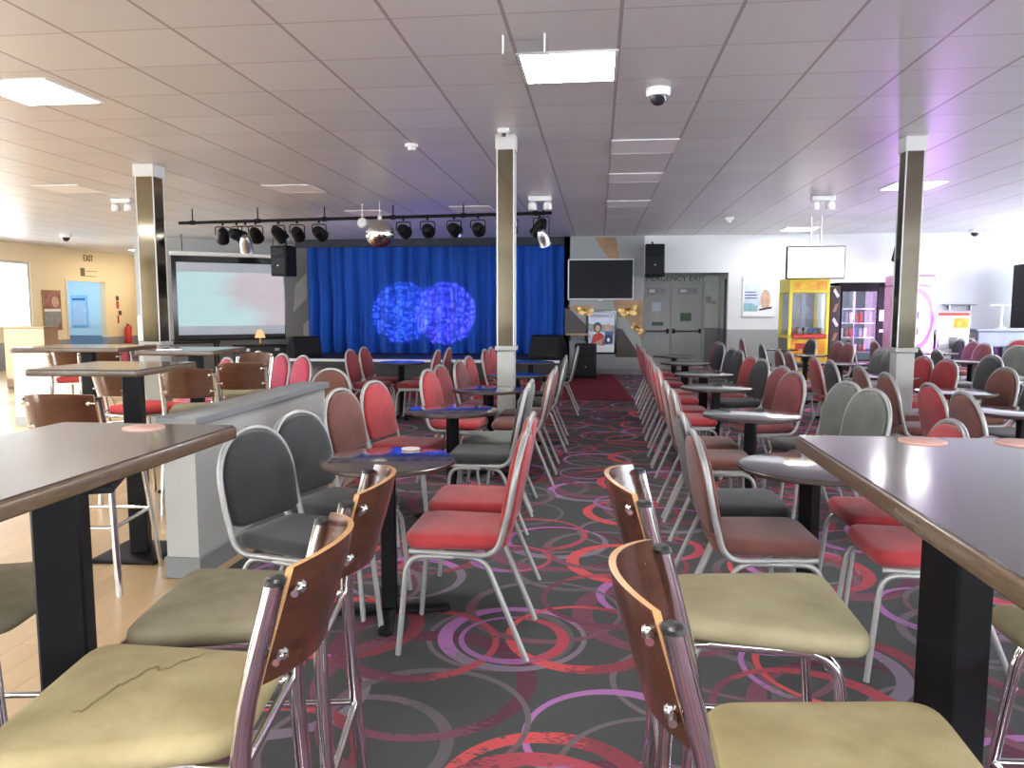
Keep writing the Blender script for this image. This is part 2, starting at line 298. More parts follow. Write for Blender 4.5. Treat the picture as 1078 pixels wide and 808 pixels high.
# ------------------------------------------------------------------ mesh builder
class MB:
    def __init__(s):
        s.v = []; s.f = []; s.mi = []; s.cur = 0; s.st = []
    def _add(s, vs, fs):
        o = len(s.v); s.st.append((o, len(s.f))); s.v += [tuple(v) for v in vs]
        for f in fs:
            s.f.append(tuple(o + i for i in f)); s.mi.append(s.cur)
        return s
    def box(s, x0, x1, y0, y1, z0, z1, T=None):
        vs = [(x, y, z) for z in (z0, z1) for y in (y0, y1) for x in (x0, x1)]
        if T: vs = [T(Vector(v)) for v in vs]
        return s._add(vs, [(0, 2, 3, 1), (4, 5, 7, 6), (0, 1, 5, 4), (2, 6, 7, 3), (0, 4, 6, 2), (1, 3, 7, 5)])
    def bbox(s, x0, x1, y0, y1, z0, z1, r=0.006, T=None):
        """box with all edges chamfered"""
        r = min(r, (x1 - x0) / 2.01, (y1 - y0) / 2.01, (z1 - z0) / 2.01)
        def ring(i, z): return [(x0 + i + (r if False else 0), y0 + i, z), (x1 - i, y0 + i, z), (x1 - i, y1 - i, z), (x0 + i, y1 - i, z)]
        def oct_(i, z):
            a, b, c, d = x0 + i, x1 - i, y0 + i, y1 - i
            return [(a + r, c, z), (b - r, c, z), (b, c + r, z), (b, d - r, z), (b - r, d, z), (a + r, d, z), (a, d - r, z), (a, c + r, z)]
        rings = [oct_(r * .9, z0), oct_(0, z0 + r), oct_(0, z1 - r), oct_(r * .9, z1)]
        return s.loft(rings, T)
    def loft(s, rings, T=None, cap=True, closed=True):
        n = len(rings[0]); vs = [v for r in rings for v in r]
        if T: vs = [T(Vector(v)) for v in vs]
        fs = []
        for k in range(len(rings) - 1):
            for i in range(n if closed else n - 1):
                j = (i + 1) % n
                fs.append((k * n + i, k * n + j, (k + 1) * n + j, (k + 1) * n + i))
        if cap:
            fs.append(tuple(reversed(range(n)))); fs.append(tuple((len(rings) - 1) * n + i for i in range(n)))
        return s._add(vs, fs)
    def tube(s, pts, r, n=8, T=None, flat=1.0, rfun=None):
        pts = [Vector(p) for p in pts]; rings = []; up = None
        for i, p in enumerate(pts):
            d = (pts[min(i + 1, len(pts) - 1)] - pts[max(i - 1, 0)]).normalized()
            if up is None:
                up = Vector((0, 0, 1)) if abs(d.z) < 0.9 else Vector((0, 1, 0))
            a = d.cross(up)
            if a.length < 1e-4: a = d.cross(Vector((1, 0, 0)))
            a.normalize(); b = a.cross(d).normalized(); up = b
            rr = r if rfun is None else rfun(i / (len(pts) - 1))
            rings.append([tuple(p + a * math.cos(t) * rr + b * math.sin(t) * rr * flat) for t in [2 * PI * k / n for k in range(n)]])
        return s.loft(rings, T)
    def lathe(s, prof, n=24, T=None, cx=0, cy=0):
        rings = [[(cx + max(r, 1e-4) * math.cos(2 * PI * k / n), cy + max(r, 1e-4) * math.sin(2 * PI * k / n), z) for k in range(n)] for r, z in prof]
        return s.loft(rings, T)
    def prism(s, poly, z0, z1, T=None):
        return s.loft([[(x, y, z0) for x, y in poly], [(x, y, z1) for x, y in poly]], T)
    def slab(s, poly, z0, z1, r, dome=0.0, T=None, bot=True):
        """cushion: rounded edges and a domed top, outline poly (counter-clockwise)"""
        cx = sum(p[0] for p in poly) / len(poly); cy = sum(p[1] for p in poly) / len(poly)
        n = len(poly); nor = []
        for i in range(n):
            a = Vector(poly[i - 1]); b = Vector(poly[(i + 1) % n]); d = b - a
            v = Vector((d.y, -d.x));  nor.append(v.normalized() if v.length > 1e-9 else Vector((0, 0)))
        def off(k, z): return [(p[0] - nor[i].x * k, p[1] - nor[i].y * k, z) for i, p in enumerate(poly)]
        def scl(f, z): return [(cx + (p[0] - nor[i].x * r - cx) * f, cy + (p[1] - nor[i].y * r - cy) * f, z) for i, p in enumerate(poly)]
        rings = []
        for t in (0, 0.35, 0.7, 1.0):
            a = t * PI / 2; rings.append(off(r * (1 - math.sin(a)), z0 + r * (1 - math.cos(a))))
        for t in (0, 0.3, 0.65, 1.0):
            a = t * PI / 2; rings.append(off(r * (1 - math.cos(a)), z1 - r + r * math.sin(a)))
        for f in (0.8, 0.5, 0.2, 0.02): rings.append(scl(f, z1 + dome * (1 - f * f)))
        return s.loft(rings, T)
    def each(s, name, m, parent=None, per=1, **kw):
        """every primitive (or run of per primitives) as a part of its own"""
        out = []; st = s.st + [(len(s.v), len(s.f))]
        for i in range(0, len(st) - 1, per):
            j = min(i + per, len(st) - 1); q = MB(); v0, f0 = st[i]; v1, f1 = st[j]
            q.v = s.v[v0:v1]; q.f = [tuple(k - v0 for k in f) for f in s.f[f0:f1]]; q.mi = s.mi[f0:f1]
            out.append(q.build(name, m, parent, **kw))
        return out
    def build(s, name, m, parent=None, smooth=True, loc=None, rot=None, ang=40):
        me = bpy.data.meshes.new(name); me.from_pydata(s.v, [], s.f); me.update()
        ms = m if isinstance(m, (list, tuple)) else [m]
        for x in ms: me.materials.append(x)
        if len(ms) > 1: me.polygons.foreach_set('material_index', s.mi)
        bm = bmesh.new(); bm.from_mesh(me); bmesh.ops.recalc_face_normals(bm, faces=bm.faces); bm.to_mesh(me); bm.free()
        if smooth:
            me.polygons.foreach_set('use_smooth', [True] * len(me.polygons))
            me.set_sharp_from_angle(angle=math.radians(ang))
        o = bpy.data.objects.new(name, me); COL.objects.link(o)
        if parent: o.parent = parent
        if loc: o.location = loc
        if rot: o.rotation_euler = rot
        return o

def tag(o, label, cat, group=None):
    o['label'] = label; o['category'] = cat
    if group: o['group'] = group
    return o
def thing(name, label, cat, loc=(0, 0, 0), rz=0.0, group=None):
    o = bpy.data.objects.new(name, None); COL.objects.link(o); o.empty_display_size = 0.1
    o.location = loc; o.rotation_euler = (0, 0, rz)
    return tag(o, label, cat, group)
def struct(name, mb, m, smooth=False):
    o = mb.build(name, m, smooth=smooth); o['kind'] = 'structure'; return o
def dup(root, loc, rz, label, group=None, mats=None):
    """copy a thing with its parts and sub-parts"""
    r = root.copy(); COL.objects.link(r); r.location = loc; r.rotation_euler = (root.rotation_euler[0], root.rotation_euler[1], rz)
    r['label'] = label
    if group: r['group'] = group
    for ch in list(root.children):
        c = ch.copy(); COL.objects.link(c); c.parent = r
        for g in list(ch.children):
            d = g.copy(); COL.objects.link(d); d.parent = c
    return r
def rpoly(pts, rad, seg=5):
    """round the corners of a polygon"""
    out = []; n = len(pts)
    for i in range(n):
        p = Vector(pts[i]); a = Vector(pts[i - 1]); b = Vector(pts[(i + 1) % n])
        r = rad[i] if isinstance(rad, (list, tuple)) else rad
        u = (a - p); v = (b - p); r = min(r, u.length * .49, v.length * .49)
        p0 = p + u.normalized() * r; p1 = p + v.normalized() * r
        for k in range(seg + 1):
            t = k / seg; q = p0 * (1 - t) ** 2 + p * 2 * t * (1 - t) + p1 * t * t
            out.append((q.x, q.y))
    return out
def fillet(pts, rad, seg=5):
    """round the bends of a 3-D path"""
    out = [tuple(pts[0])]
    for i in range(1, len(pts) - 1):
        p = Vector(pts[i]); a = Vector(pts[i - 1]); b = Vector(pts[i + 1])
        u = a - p; v = b - p; r = min(rad, u.length * .49, v.length * .49)
        p0 = p + u.normalized() * r; p1 = p + v.normalized() * r
        for k in range(seg + 1):
            t = k / seg; q = p0 * (1 - t) ** 2 + p * 2 * t * (1 - t) + p1 * t * t
            out.append(tuple(q))
    out.append(tuple(pts[-1]))
    return out
def text(name, s, size, loc, rot, m, parent=None, ext=0.004, sx=1.0):
    cu = bpy.data.curves.new(name, 'FONT'); cu.body = s; cu.size = size; cu.extrude = ext; cu.align_x = 'CENTER'; cu.align_y = 'CENTER'
    cu.materials.append(m)
    tmp = bpy.data.objects.new(name, cu); COL.objects.link(tmp)
    me = bpy.data.meshes.new_from_object(tmp.evaluated_get(bpy.context.evaluated_depsgraph_get()))
    bpy.data.objects.remove(tmp)
    o = bpy.data.objects.new(name, me); COL.objects.link(o); o.location = loc; o.rotation_euler = rot; o.scale = (sx, 1, 1)
    if parent: o.parent = parent
    return o

# ------------------------------------------------------------------ the room
CEIL = 2.87
XL, XR, YB, YF = -13.1, 9.0, 16.1, -6.0
struct('floor', MB().box(-16.0, XR + .2, YF - .2, 20.7, -0.10, 0.0), M['carpet'])
struct('floor_oak', MB().box(XL, -1.94, YF, 6.3, 0.0, 0.004).box(XL, -4.7, 6.3, 16.3, 0.0, 0.004), M['oak'])
struct('floor_burgundy', MB().prism([(-6.4, 11.4), (-.4, 11.4), (.55, 11.4), (.30, 16.1), (-.72, 16.1), (-.72, 14.5), (-6.4, 14.5)], 0.0, 0.005), M['burg'])
struct('ceiling', MB().box(-16.0, XR + .2, YF - .2, 20.7, CEIL, CEIL + .1), M['ceil'])
# left wall with its row of windows and the corridor doorway
WIN = [(-5.0, -1.2), (-.6, 3.2), (3.8, 7.6), (8.2, 12.0), (12.6, 16.42)]
wl = MB(); x0, x1 = XL - .12, XL
wl.box(x0, x1, YF, 16.62, 0, .93).box(x0, x1, YF, 16.62, 2.45, CEIL)
ys = [YF] + [v for w in WIN for v in w] + [16.62]
for a, b in zip(ys[0::2], ys[1::2]): wl.box(x0, x1, a, b, .93, 2.45)
wl.box(x0, x1, 16.62, 17.55, 0, CEIL).box(x0, x1, 17.55, 19.1, 2.11, CEIL).box(x0, x1, 19.1, 20.6, 0, CEIL)
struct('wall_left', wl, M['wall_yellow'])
for i, (a, b) in enumerate(WIN):
    fr = MB(); xm = XL - .06
    fr.box(xm - .03, xm + .03, a, b, .93, .99).box(xm - .03, xm + .03, a, b, 2.39, 2.45).box(xm - .03, xm + .03, a, a + .06, .99, 2.39).box(xm - .03, xm + .03, b - .06, b, .99, 2.39)
    fr.box(xm - .025, xm + .025, (a + b) / 2 - .03, (a + b) / 2 + .03, .99, 2.39)
    w = struct('window_%d' % (i + 1), fr, M['trimw'])
    MB().box(xm - .004, xm + .004, a + .06, b - .06, .99, 2.39).build('pane', M['glass'], w, smooth=False)
    pl = bpy.data.lights.new('window_daylight_portal', 'AREA'); pl.shape = 'RECTANGLE'; pl.size = 1.5; pl.size_y = b - a; pl.cycles.is_portal = True
    po = bpy.data.objects.new('window_daylight_portal', pl); COL.objects.link(po); po.location = (XL - .14, (a + b) / 2, 1.69); po.rotation_euler = (0, -PI / 2, 0)
# unseen windows added to the front (behind the camera) and right walls for daylight
def added_window_wall(name, m, spans, lo, hi, z0, z1, mk, portal, n0):
    wb_ = MB(); mk(wb_, lo, hi, 0, z0); mk(wb_, lo, hi, z1, CEIL)
    ys_ = [lo] + [v for w_ in spans for v in w_] + [hi]
    for a_, b_ in zip(ys_[0::2], ys_[1::2]): mk(wb_, a_, b_, z0, z1)
    struct(name, wb_, m)
    for i_, (a_, b_) in enumerate(spans):
        f_ = MB(); mk(f_, a_, b_, z0, z0 + .06, .3); mk(f_, a_, b_, z1 - .06, z1, .3); mk(f_, a_, a_ + .06, z0 + .06, z1 - .06, .3); mk(f_, b_ - .06, b_, z0 + .06, z1 - .06, .3)
        mk(f_, (a_ + b_) / 2 - .03, (a_ + b_) / 2 + .03, z0 + .06, z1 - .06, .25)
        w_ = struct('window_%d' % (n0 + i_), f_, M['trimw'])
        g_ = MB(); mk(g_, a_ + .06, b_ - .06, z0 + .06, z1 - .06, .05); g_.build('pane', M['glass'], w_, smooth=False)
        l_ = bpy.data.lights.new('window_daylight_portal', 'AREA'); l_.shape = 'RECTANGLE'; l_.cycles.is_portal = True
        o_ = bpy.data.objects.new('window_daylight_portal', l_); COL.objects.link(o_); portal(l_, o_, (a_ + b_) / 2, b_ - a_, (z0 + z1) / 2, z1 - z0)
def mk_front(mb, a, b, z0, z1, f=1.0): mb.box(a, b, YF - .06 - .06 * f, YF - .06 + .06 * f, z0, z1)
def po_front(l, o, c, w_, zc, h_):
    l.size = w_; l.size_y = h_; o.location = (c, YF - .14, zc); o.rotation_euler = (PI / 2, 0, PI)
def mk_right(mb, a, b, z0, z1, f=1.0): mb.box(XR + .06 - .06 * f, XR + .06 + .06 * f, a, b, z0, z1)
def po_right(l, o, c, w_, zc, h_):
    l.size = h_; l.size_y = w_; o.location = (XR + .14, c, zc); o.rotation_euler = (0, PI / 2, 0)
added_window_wall('wall_front', M['wall_white'], [(-11.5, -7.5), (-6.6, -2.8), (.2, 3.4), (3.9, 6.7)], XL, XR, .75, 2.6, mk_front, po_front, 6)
added_window_wall('wall_right', M['wall_white'], [(-4.5, -.9), (0.0, 3.6), (4.4, 8.0), (8.8, 12.4), (12.9, 15.4)], YF, YB + .2, .93, 2.55, mk_right, po_right, 10)
struct('wall_recess', MB().box(XL - .1, -9.4, 20.5, 20.62, 0, CEIL), M['wall_yellow'])
# corridor seen through the left doorway
cr = MB().box(-15.7, -15.58, 16.8, 20.6, 0, CEIL).box(-15.6, XL - .12, 16.7, 16.82, 0, CEIL).box(-15.6, XL - .12, 20.2, 20.32, 0, CEIL)
struct('wall_corridor', cr, M['corr'])
dtr = MB().box(XL - .13, XL + .025, 17.55, 17.59, 0, 2.11).box(XL - .13, XL + .025, 19.06, 19.1, 0, 2.11).box(XL - .13, XL + .025, 17.59, 19.06, 2.07, 2.11)
struct('trim_1', dtr, M['wall_yellow'])
# diagonal wall behind the projector screen
def wallseg(p, q, z0, z1, th=.12):
    a = Vector(p); b = Vector(q); d = (b - a).normalized(); n = Vector((-d.y, d.x)) * th
    return [tuple(a), tuple(b), tuple(b + n), tuple(a + n)]
struct('wall_screen', MB().prism(wallseg((-9.5, 15.03), (-6.43, 17.31), 0, CEIL), 0, CEIL), M['wall_grey'])
struct('wall_screen_return', MB().box(-9.62, -9.5, 15.03, 20.5, 0, CEIL), M['wall_grey'])
struct('wall_stage', MB().box(-6.5, -.60, 17.2, 17.32, 0, CEIL).box(-.72, -.60, 16.1, 17.2, 0, CEIL), M['wall_stage'])
struct('wall_mural', MB().box(-.72, .93, YB, YB + .12, 0, CEIL), M['wall_stage'])
al = MB().box(.83, .93, YB + .12, 17.3, 0, CEIL).box(.83, 2.75, 17.3, 17.42, 0, CEIL)
al.box(2.64, 2.74, YB + .12, 16.30, 0, CEIL).box(2.64, 2.74, 16.85, 17.3, 0, CEIL).box(2.64, 2.74, 16.3, 16.85, 2.0, CEIL)
struct('wall_alcove', al, M['alcove'])
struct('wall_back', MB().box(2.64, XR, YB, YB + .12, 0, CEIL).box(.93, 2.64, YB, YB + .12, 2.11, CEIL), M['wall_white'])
struct('door_1', MB().box(2.69, 2.73, 16.3, 16.85, 0, 2.0), M['dark'])
struct('baseboard_back', MB().box(2.64, XR, YB - .015, YB, 0, .12).box(-.72, .93, YB - .015, YB, 0, .12), M['halfcap'])
struct('baseboard_right', MB().box(XR - .015, XR, YF, YB, 0, .12), M['halfcap'])

# stage
stg = thing('stage', 'low black stage with a white front edge below the blue curtain', 'stage', (-3.4, 14.5, 0))
MB().box(-2.85, 2.66, .02, 2.66, 0.0, .335).build('platform', M['dark'], stg, smooth=False)
MB().bbox(-2.87, 2.665, 0, .12, .335, .385, .008).build('nosing', M['bluewhite'], stg)
MB().box(-2.85, 2.66, .12, 2.66, .335, .38).build('deck', M['dark'], stg, smooth=False)

# curtain
def folds(x): return .105 * math.sin(x * 19 + 1.3 * math.sin(x * 3.1)) + .040 * math.sin(x * 39 + 2 * math.sin(x * 2.3)) + .03 * math.sin(x * 7.3)
def curtain():
    mb = MB(); nx, nz = 520, 10; X0, X1 = -6.42, -.735; front = []; back = []
    for k in range(nz + 1):
        z = .40 + (2.72 - .40) * k / nz; g = 1.0 - .55 * k / nz
        front.append([(X0 + (X1 - X0) * i / nx, 16.38 + folds(X0 + (X1 - X0) * i / nx + .012 * math.sin(k)) * g, z) for i in range(nx + 1)])
        back.append([(x, y + .02, z) for x, y, z in front[-1]])
    mb.loft(front, cap=False, closed=False); mb.loft(back, cap=False, closed=False)
    return mb
tag(curtain().build('stage_curtain', M['curtain'], ang=80), 'pleated bright blue velvet curtain hung across the back of the stage', 'curtain')
tag(MB().bbox(-6.6, -.42, 16.16, 16.24, 2.70, 2.866, .01).build('valance', M['valance']), 'narrow dark valance along the ceiling above the blue curtain', 'valance')

# ------------------------------------------------------------------ pillars
def pillar(x, y, w, zl, label, rot=0.0):
    h = w / 2
    t = thing('pillar', label, 'pillar', (x, y, 0), rot)
    MB().bbox(-h * 1.04, h * 1.04, -h * 1.04, h * 1.04, 0, zl, .006).build('lower_post', M['pillarp'], t)
    MB().bbox(-h * 1.3, h * 1.3, -h * 1.3, h * 1.3, zl, zl + .045, .008).build('ledge', M['pillarp'], t)
    f = MB().box(-h, h, -h, h, zl + .045, 2.74); f.build('mirror_cladding', M['mirror'], t, smooth=False)
    c = MB()
    for sx in (-1, 1):
        for sy in (-1, 1): c.bbox(sx * h - .006, sx * h + .006, sy * h - .006, sy * h + .006, zl + .045, 2.74, .003)
    c.each('corner_trim', M['trimw'], t)
    MB().bbox(-h * 1.2, h * 1.2, -h * 1.2, h * 1.2, 2.74, CEIL - .001, .004).build('white_cap', M['trimw'], t)
    return t
pillar(-.815, 6.76, .145, 1.00, 'mirrored pillar in front of the blue stage curtain')
pillar(2.735, 7.22, .15, .98, 'mirrored pillar beside the glowing pink machine')
pillar(-4.72, 7.70, .19, .98, 'mirrored pillar standing beside the projector screen')

# ------------------------------------------------------------------ ceiling fittings
def led(x0, y0, label, on=True):
    t = thing('ceiling_light' if on else 'ceiling_panel', label, 'light' if on else 'ceiling panel', (x0, y0, CEIL))
    fr = MB().box(0, .6, 0, .02, -.010, -.0005).box(0, .6, .58, .6, -.010, -.0005).box(0, .02, .02, .58, -.010, -.0005).box(.58, .6, .02, .58, -.010, -.0005)
    fr.build('frame', M['whitep'], t, smooth=False)
    MB().box(.02, .58, .02, .58, -.008, -.0005).build('diffuser', M['led'] if on else M['ledoff'], t, smooth=False)
    return t
led(-.5, 4.62, 'square ceiling light over the aisle, nearest the camera')
led(-4.20, 4.75, 'square ceiling light over the oak floor near the bar tables')
led(3.5, 9.65, 'square ceiling light behind the mirrored pillar by the pink machine')
led(3.45, 14.75, 'square ceiling light above the yellow crane machine')
for (x, y) in ((-.5, -.2), (3.7, -.2), (-4.7, -.2), (-8.9, 1.0), (3.7, -4.4), (-.5, -4.4), (-8.9, 6.0), (7.3, 3.0), (7.3, 8.6)):  # lamps added out of view to brighten the hall
    led(x, y, 'unseen ceiling light added to brighten the hall behind and beside the camera')['group'] = 'added ceiling lights out of view'
for (x, y, l) in ((.1, 7.02, 'pale blank ceiling panel nearest in line beyond the dome camera'), (.1, 8.72, 'second pale blank ceiling panel in line beyond the dome camera'),
                  (.1, 10.88, 'farthest pale blank ceiling panel in line towards the mural wall'), (-6.9, 8.75, 'pale blank ceiling panel left of the mirrored pillar by the screen'),
                  (-4.1, 9.05, 'pale blank ceiling panel before the left end of the lighting bar'), (-3.9, 11.5, 'pale blank ceiling panel just above the mirror ball'),
                  (-2.2, 11.2, 'pale blank ceiling panel above the middle of the lighting bar')):
    led(x, y, l, False)
def dome_cam(x, y, s, label):
    t = thing('dome_camera', label, 'camera', (x, y, CEIL))
    MB().lathe([(.0, -.055), (.075, -.055), (.082, -.04), (.082, -.002), (.0, -.002)], 24).build('housing', M['whitep'], t)
    MB().lathe([(.002, -.115), (.03, -.108), (.052, -.085), (.058, -.055), (.0, -.054)], 24).build('dome', M['smoked'], t)
    t.scale = (s, s, s)
dome_cam(.391, 5.45, 1.0, 'white dome camera with smoked bubble on the ceiling by the aisle light')
dome_cam(-10.67, 14.4, 1.3, 'small dome camera on the ceiling before the exit sign')
dome_cam(7.07, 15.5, 1.2, 'dome camera on the ceiling at the back right wall')
sd = thing('smoke_detector', 'round white smoke detector on the ceiling before the stage', 'smoke detector', (-1.72, 7.0, CEIL))
MB().lathe([(0, -.03), (.05, -.03), (.06, -.02), (.06, -.001), (0, -.001)], 24).build('base', M['whitep'], sd)
MB().lathe([(0, -.055), (.028, -.055), (.038, -.045), (.04, -.03), (0, -.03)], 24).build('sensor', M['whitep'], sd)
def twin(x, y, label, s=1.0):
    t = thing('emergency_light', label, 'emergency light', (x, y, CEIL)); t.scale = (s, s, s)
    MB().bbox(-.14, .14, -.05, .05, -.07, -.001, .012).build('case', M['whitep'], t)
    for sx in (-1, 1):
        h = MB().lathe([(0, -.17), (.045, -.17), (.055, -.15), (.05, -.09), (.02, -.07), (0, -.07)], 20, cx=sx * .09).build('lamp_head', M['whitep'], t)
twin(-.79, 10.3, 'twin-headed emergency light above the right end of the lighting bar', 1.1)
twin(2.95, 10.7, 'twin-headed emergency light on the ceiling left of the mirrored pillar', 1.1)
twin(-6.48, 9.9, 'twin-headed emergency light left of the mirrored pillar by the screen', 1.0)
g = thing('hanging_sign_holder', 'clear sign holder hanging under the ceiling beside the nearest light', 'sign holder', (-.42, 4.32, CEIL))
MB().bbox(-.13, .13, -.004, .004, -.16, -.03, .003).build('clear_plate', M['acrylic'], g)
for sx in (-.12, .11): MB().tube([(sx, 0, -.001), (sx, 0, -.10)], .006, 6).build('rail', M['whitep'], g)
s2 = thing('ceiling_sensor', 'small white sensor on the ceiling above the central pillar', 'sensor', (-.80, 6.45, CEIL))
MB().bbox(-.05, .05, -.03, .03, -.05, -.001, .012).build('case', M['whitep'], s2)
MB().lathe([(0, -.075), (.02, -.07), (.026, -.05), (0, -.049)], 16).build('lens', M['smoked'], s2)
s3 = thing('ceiling_sensor', 'small white sensor on the ceiling before the white back wall', 'sensor', (2.11, 12.96, CEIL))
MB().bbox(-.07, .07, -.05, .05, -.06, -.001, .012).build('case', M['whitep'], s3)
MB().lathe([(0, -.1), (.03, -.09), (.035, -.06), (0, -.059)], 16).build('lens', M['whitep'], s3)

# ------------------------------------------------------------------ banquet chairs (facing +X)
def backline(v):
    """centre of the back plane: v 0..1 from seat to top -> (x, z)"""
    return (-.172 - .078 * v, .46 + .415 * v)
def chair_parts():
    P = {}
    hw = .205
    # frame loop: along the sides of the seat, up and over the back
    right = [(.19, hw - .02, .415), (-.155, hw, .415), (-.172, hw, .46)]
    path = fillet([(.20, hw - .03, .415), (-.150, hw, .415), (*[backline(.30)[0]], hw + .004, backline(.30)[1])], .07, 6)
    arch = []
    for k in range(0, 25):
        t = PI * k / 24
        y = math.copysign(abs(math.cos(t)) ** .88, math.cos(t)) * (hw + .004); v = .50 + .50 * (abs(math.sin(t)) ** .97)
        x, z = backline(v); arch.append((x, y, z))
    loop = path + arch + [(x, -y, z) for x, y, z in reversed(path)]
    P['back_frame'] = MB().tube(loop, .0125, 8)
    # back panel: bell outline just inside the frame
    out = []
    n = 22
    for k in range(n + 1):
        t = PI * k / n
        y = math.copysign(abs(math.cos(t)) ** .88, math.cos(t)) * (hw - .011); v = .50 + .455 * (abs(math.sin(t)) ** .97)
        out.append((y, v))
    out += [(-(hw - .012), .40), (-(hw - .020), .14), (-(hw - .06), .095), (hw - .06, .095), (hw - .020, .14), (hw - .012, .40)]
    out = list(reversed(out))
    def T(p):
        x, z = backline(p.y / .415)
        return (x - .012 + p.z * .98, p.x, z + p.z * .18)
    poly = [(y, v * .415) for y, v in out]
    P['backrest'] = MB().slab(list(reversed(poly)), -.012, .040, .014, .010, T)
    seat = rpoly([(-.185, -.175), (.225, -.205), (.225, .205), (-.185, .175)], [.06, .09, .09, .06], 6)
    P['seat'] = MB().slab(seat, .425, .488, .026, .012)
    for sy in (-1, 1):
        y = sy * (hw - .015)
        P['legf%d' % sy] = MB().tube(fillet([(-.02, y, .402), (.205, y, .402), (.245, y + sy * .012, .0)], .07, 6), .0115, 8)
        P['legr%d' % sy] = MB().tube(fillet([(.02, y, .402), (-.10, y, .402), (-.268, y + sy * .012, .0)], .06, 6), .0115, 8)
    P['crossbar'] = MB().tube([(.17, -.17, .412), (.17, .17, .412)], .009, 6).tube([(-.10, -.185, .412), (-.10, .185, .412)], .009, 6)
    return P
CH = {}
_P = chair_parts()
def chair(color, x, y, deg, label, group):
    a = math.radians(deg)
    if color in CH:
        return dup(CH[color], (x, y, 0.005), a, label, group)
    t = thing('banquet_chair', label, 'chair', (x, y, 0.005), a, group)
    if not CH:
        for k, nm in (('seat', 'seat'), ('backrest', 'backrest'), ('back_frame', 'back_frame'), ('legf-1', 'leg'), ('legf1', 'leg'), ('legr-1', 'leg'), ('legr1', 'leg'), ('crossbar', 'crossbar')):
            (_P[k].each if nm == 'crossbar' else _P[k].build)(nm, M[color] if nm in ('seat', 'backrest') else M['silver'], t, ang=60)
    else:
        src = next(iter(CH.values()))
        for ch in list(src.children):
            c = ch.copy()
            if ch.name.split('.')[0] in ('seat', 'backrest'):
                c.data = ch.data.copy(); c.data.materials.clear(); c.data.materials.append(M[color])
            COL.objects.link(c); c.parent = t
    CH[color] = t
    return t

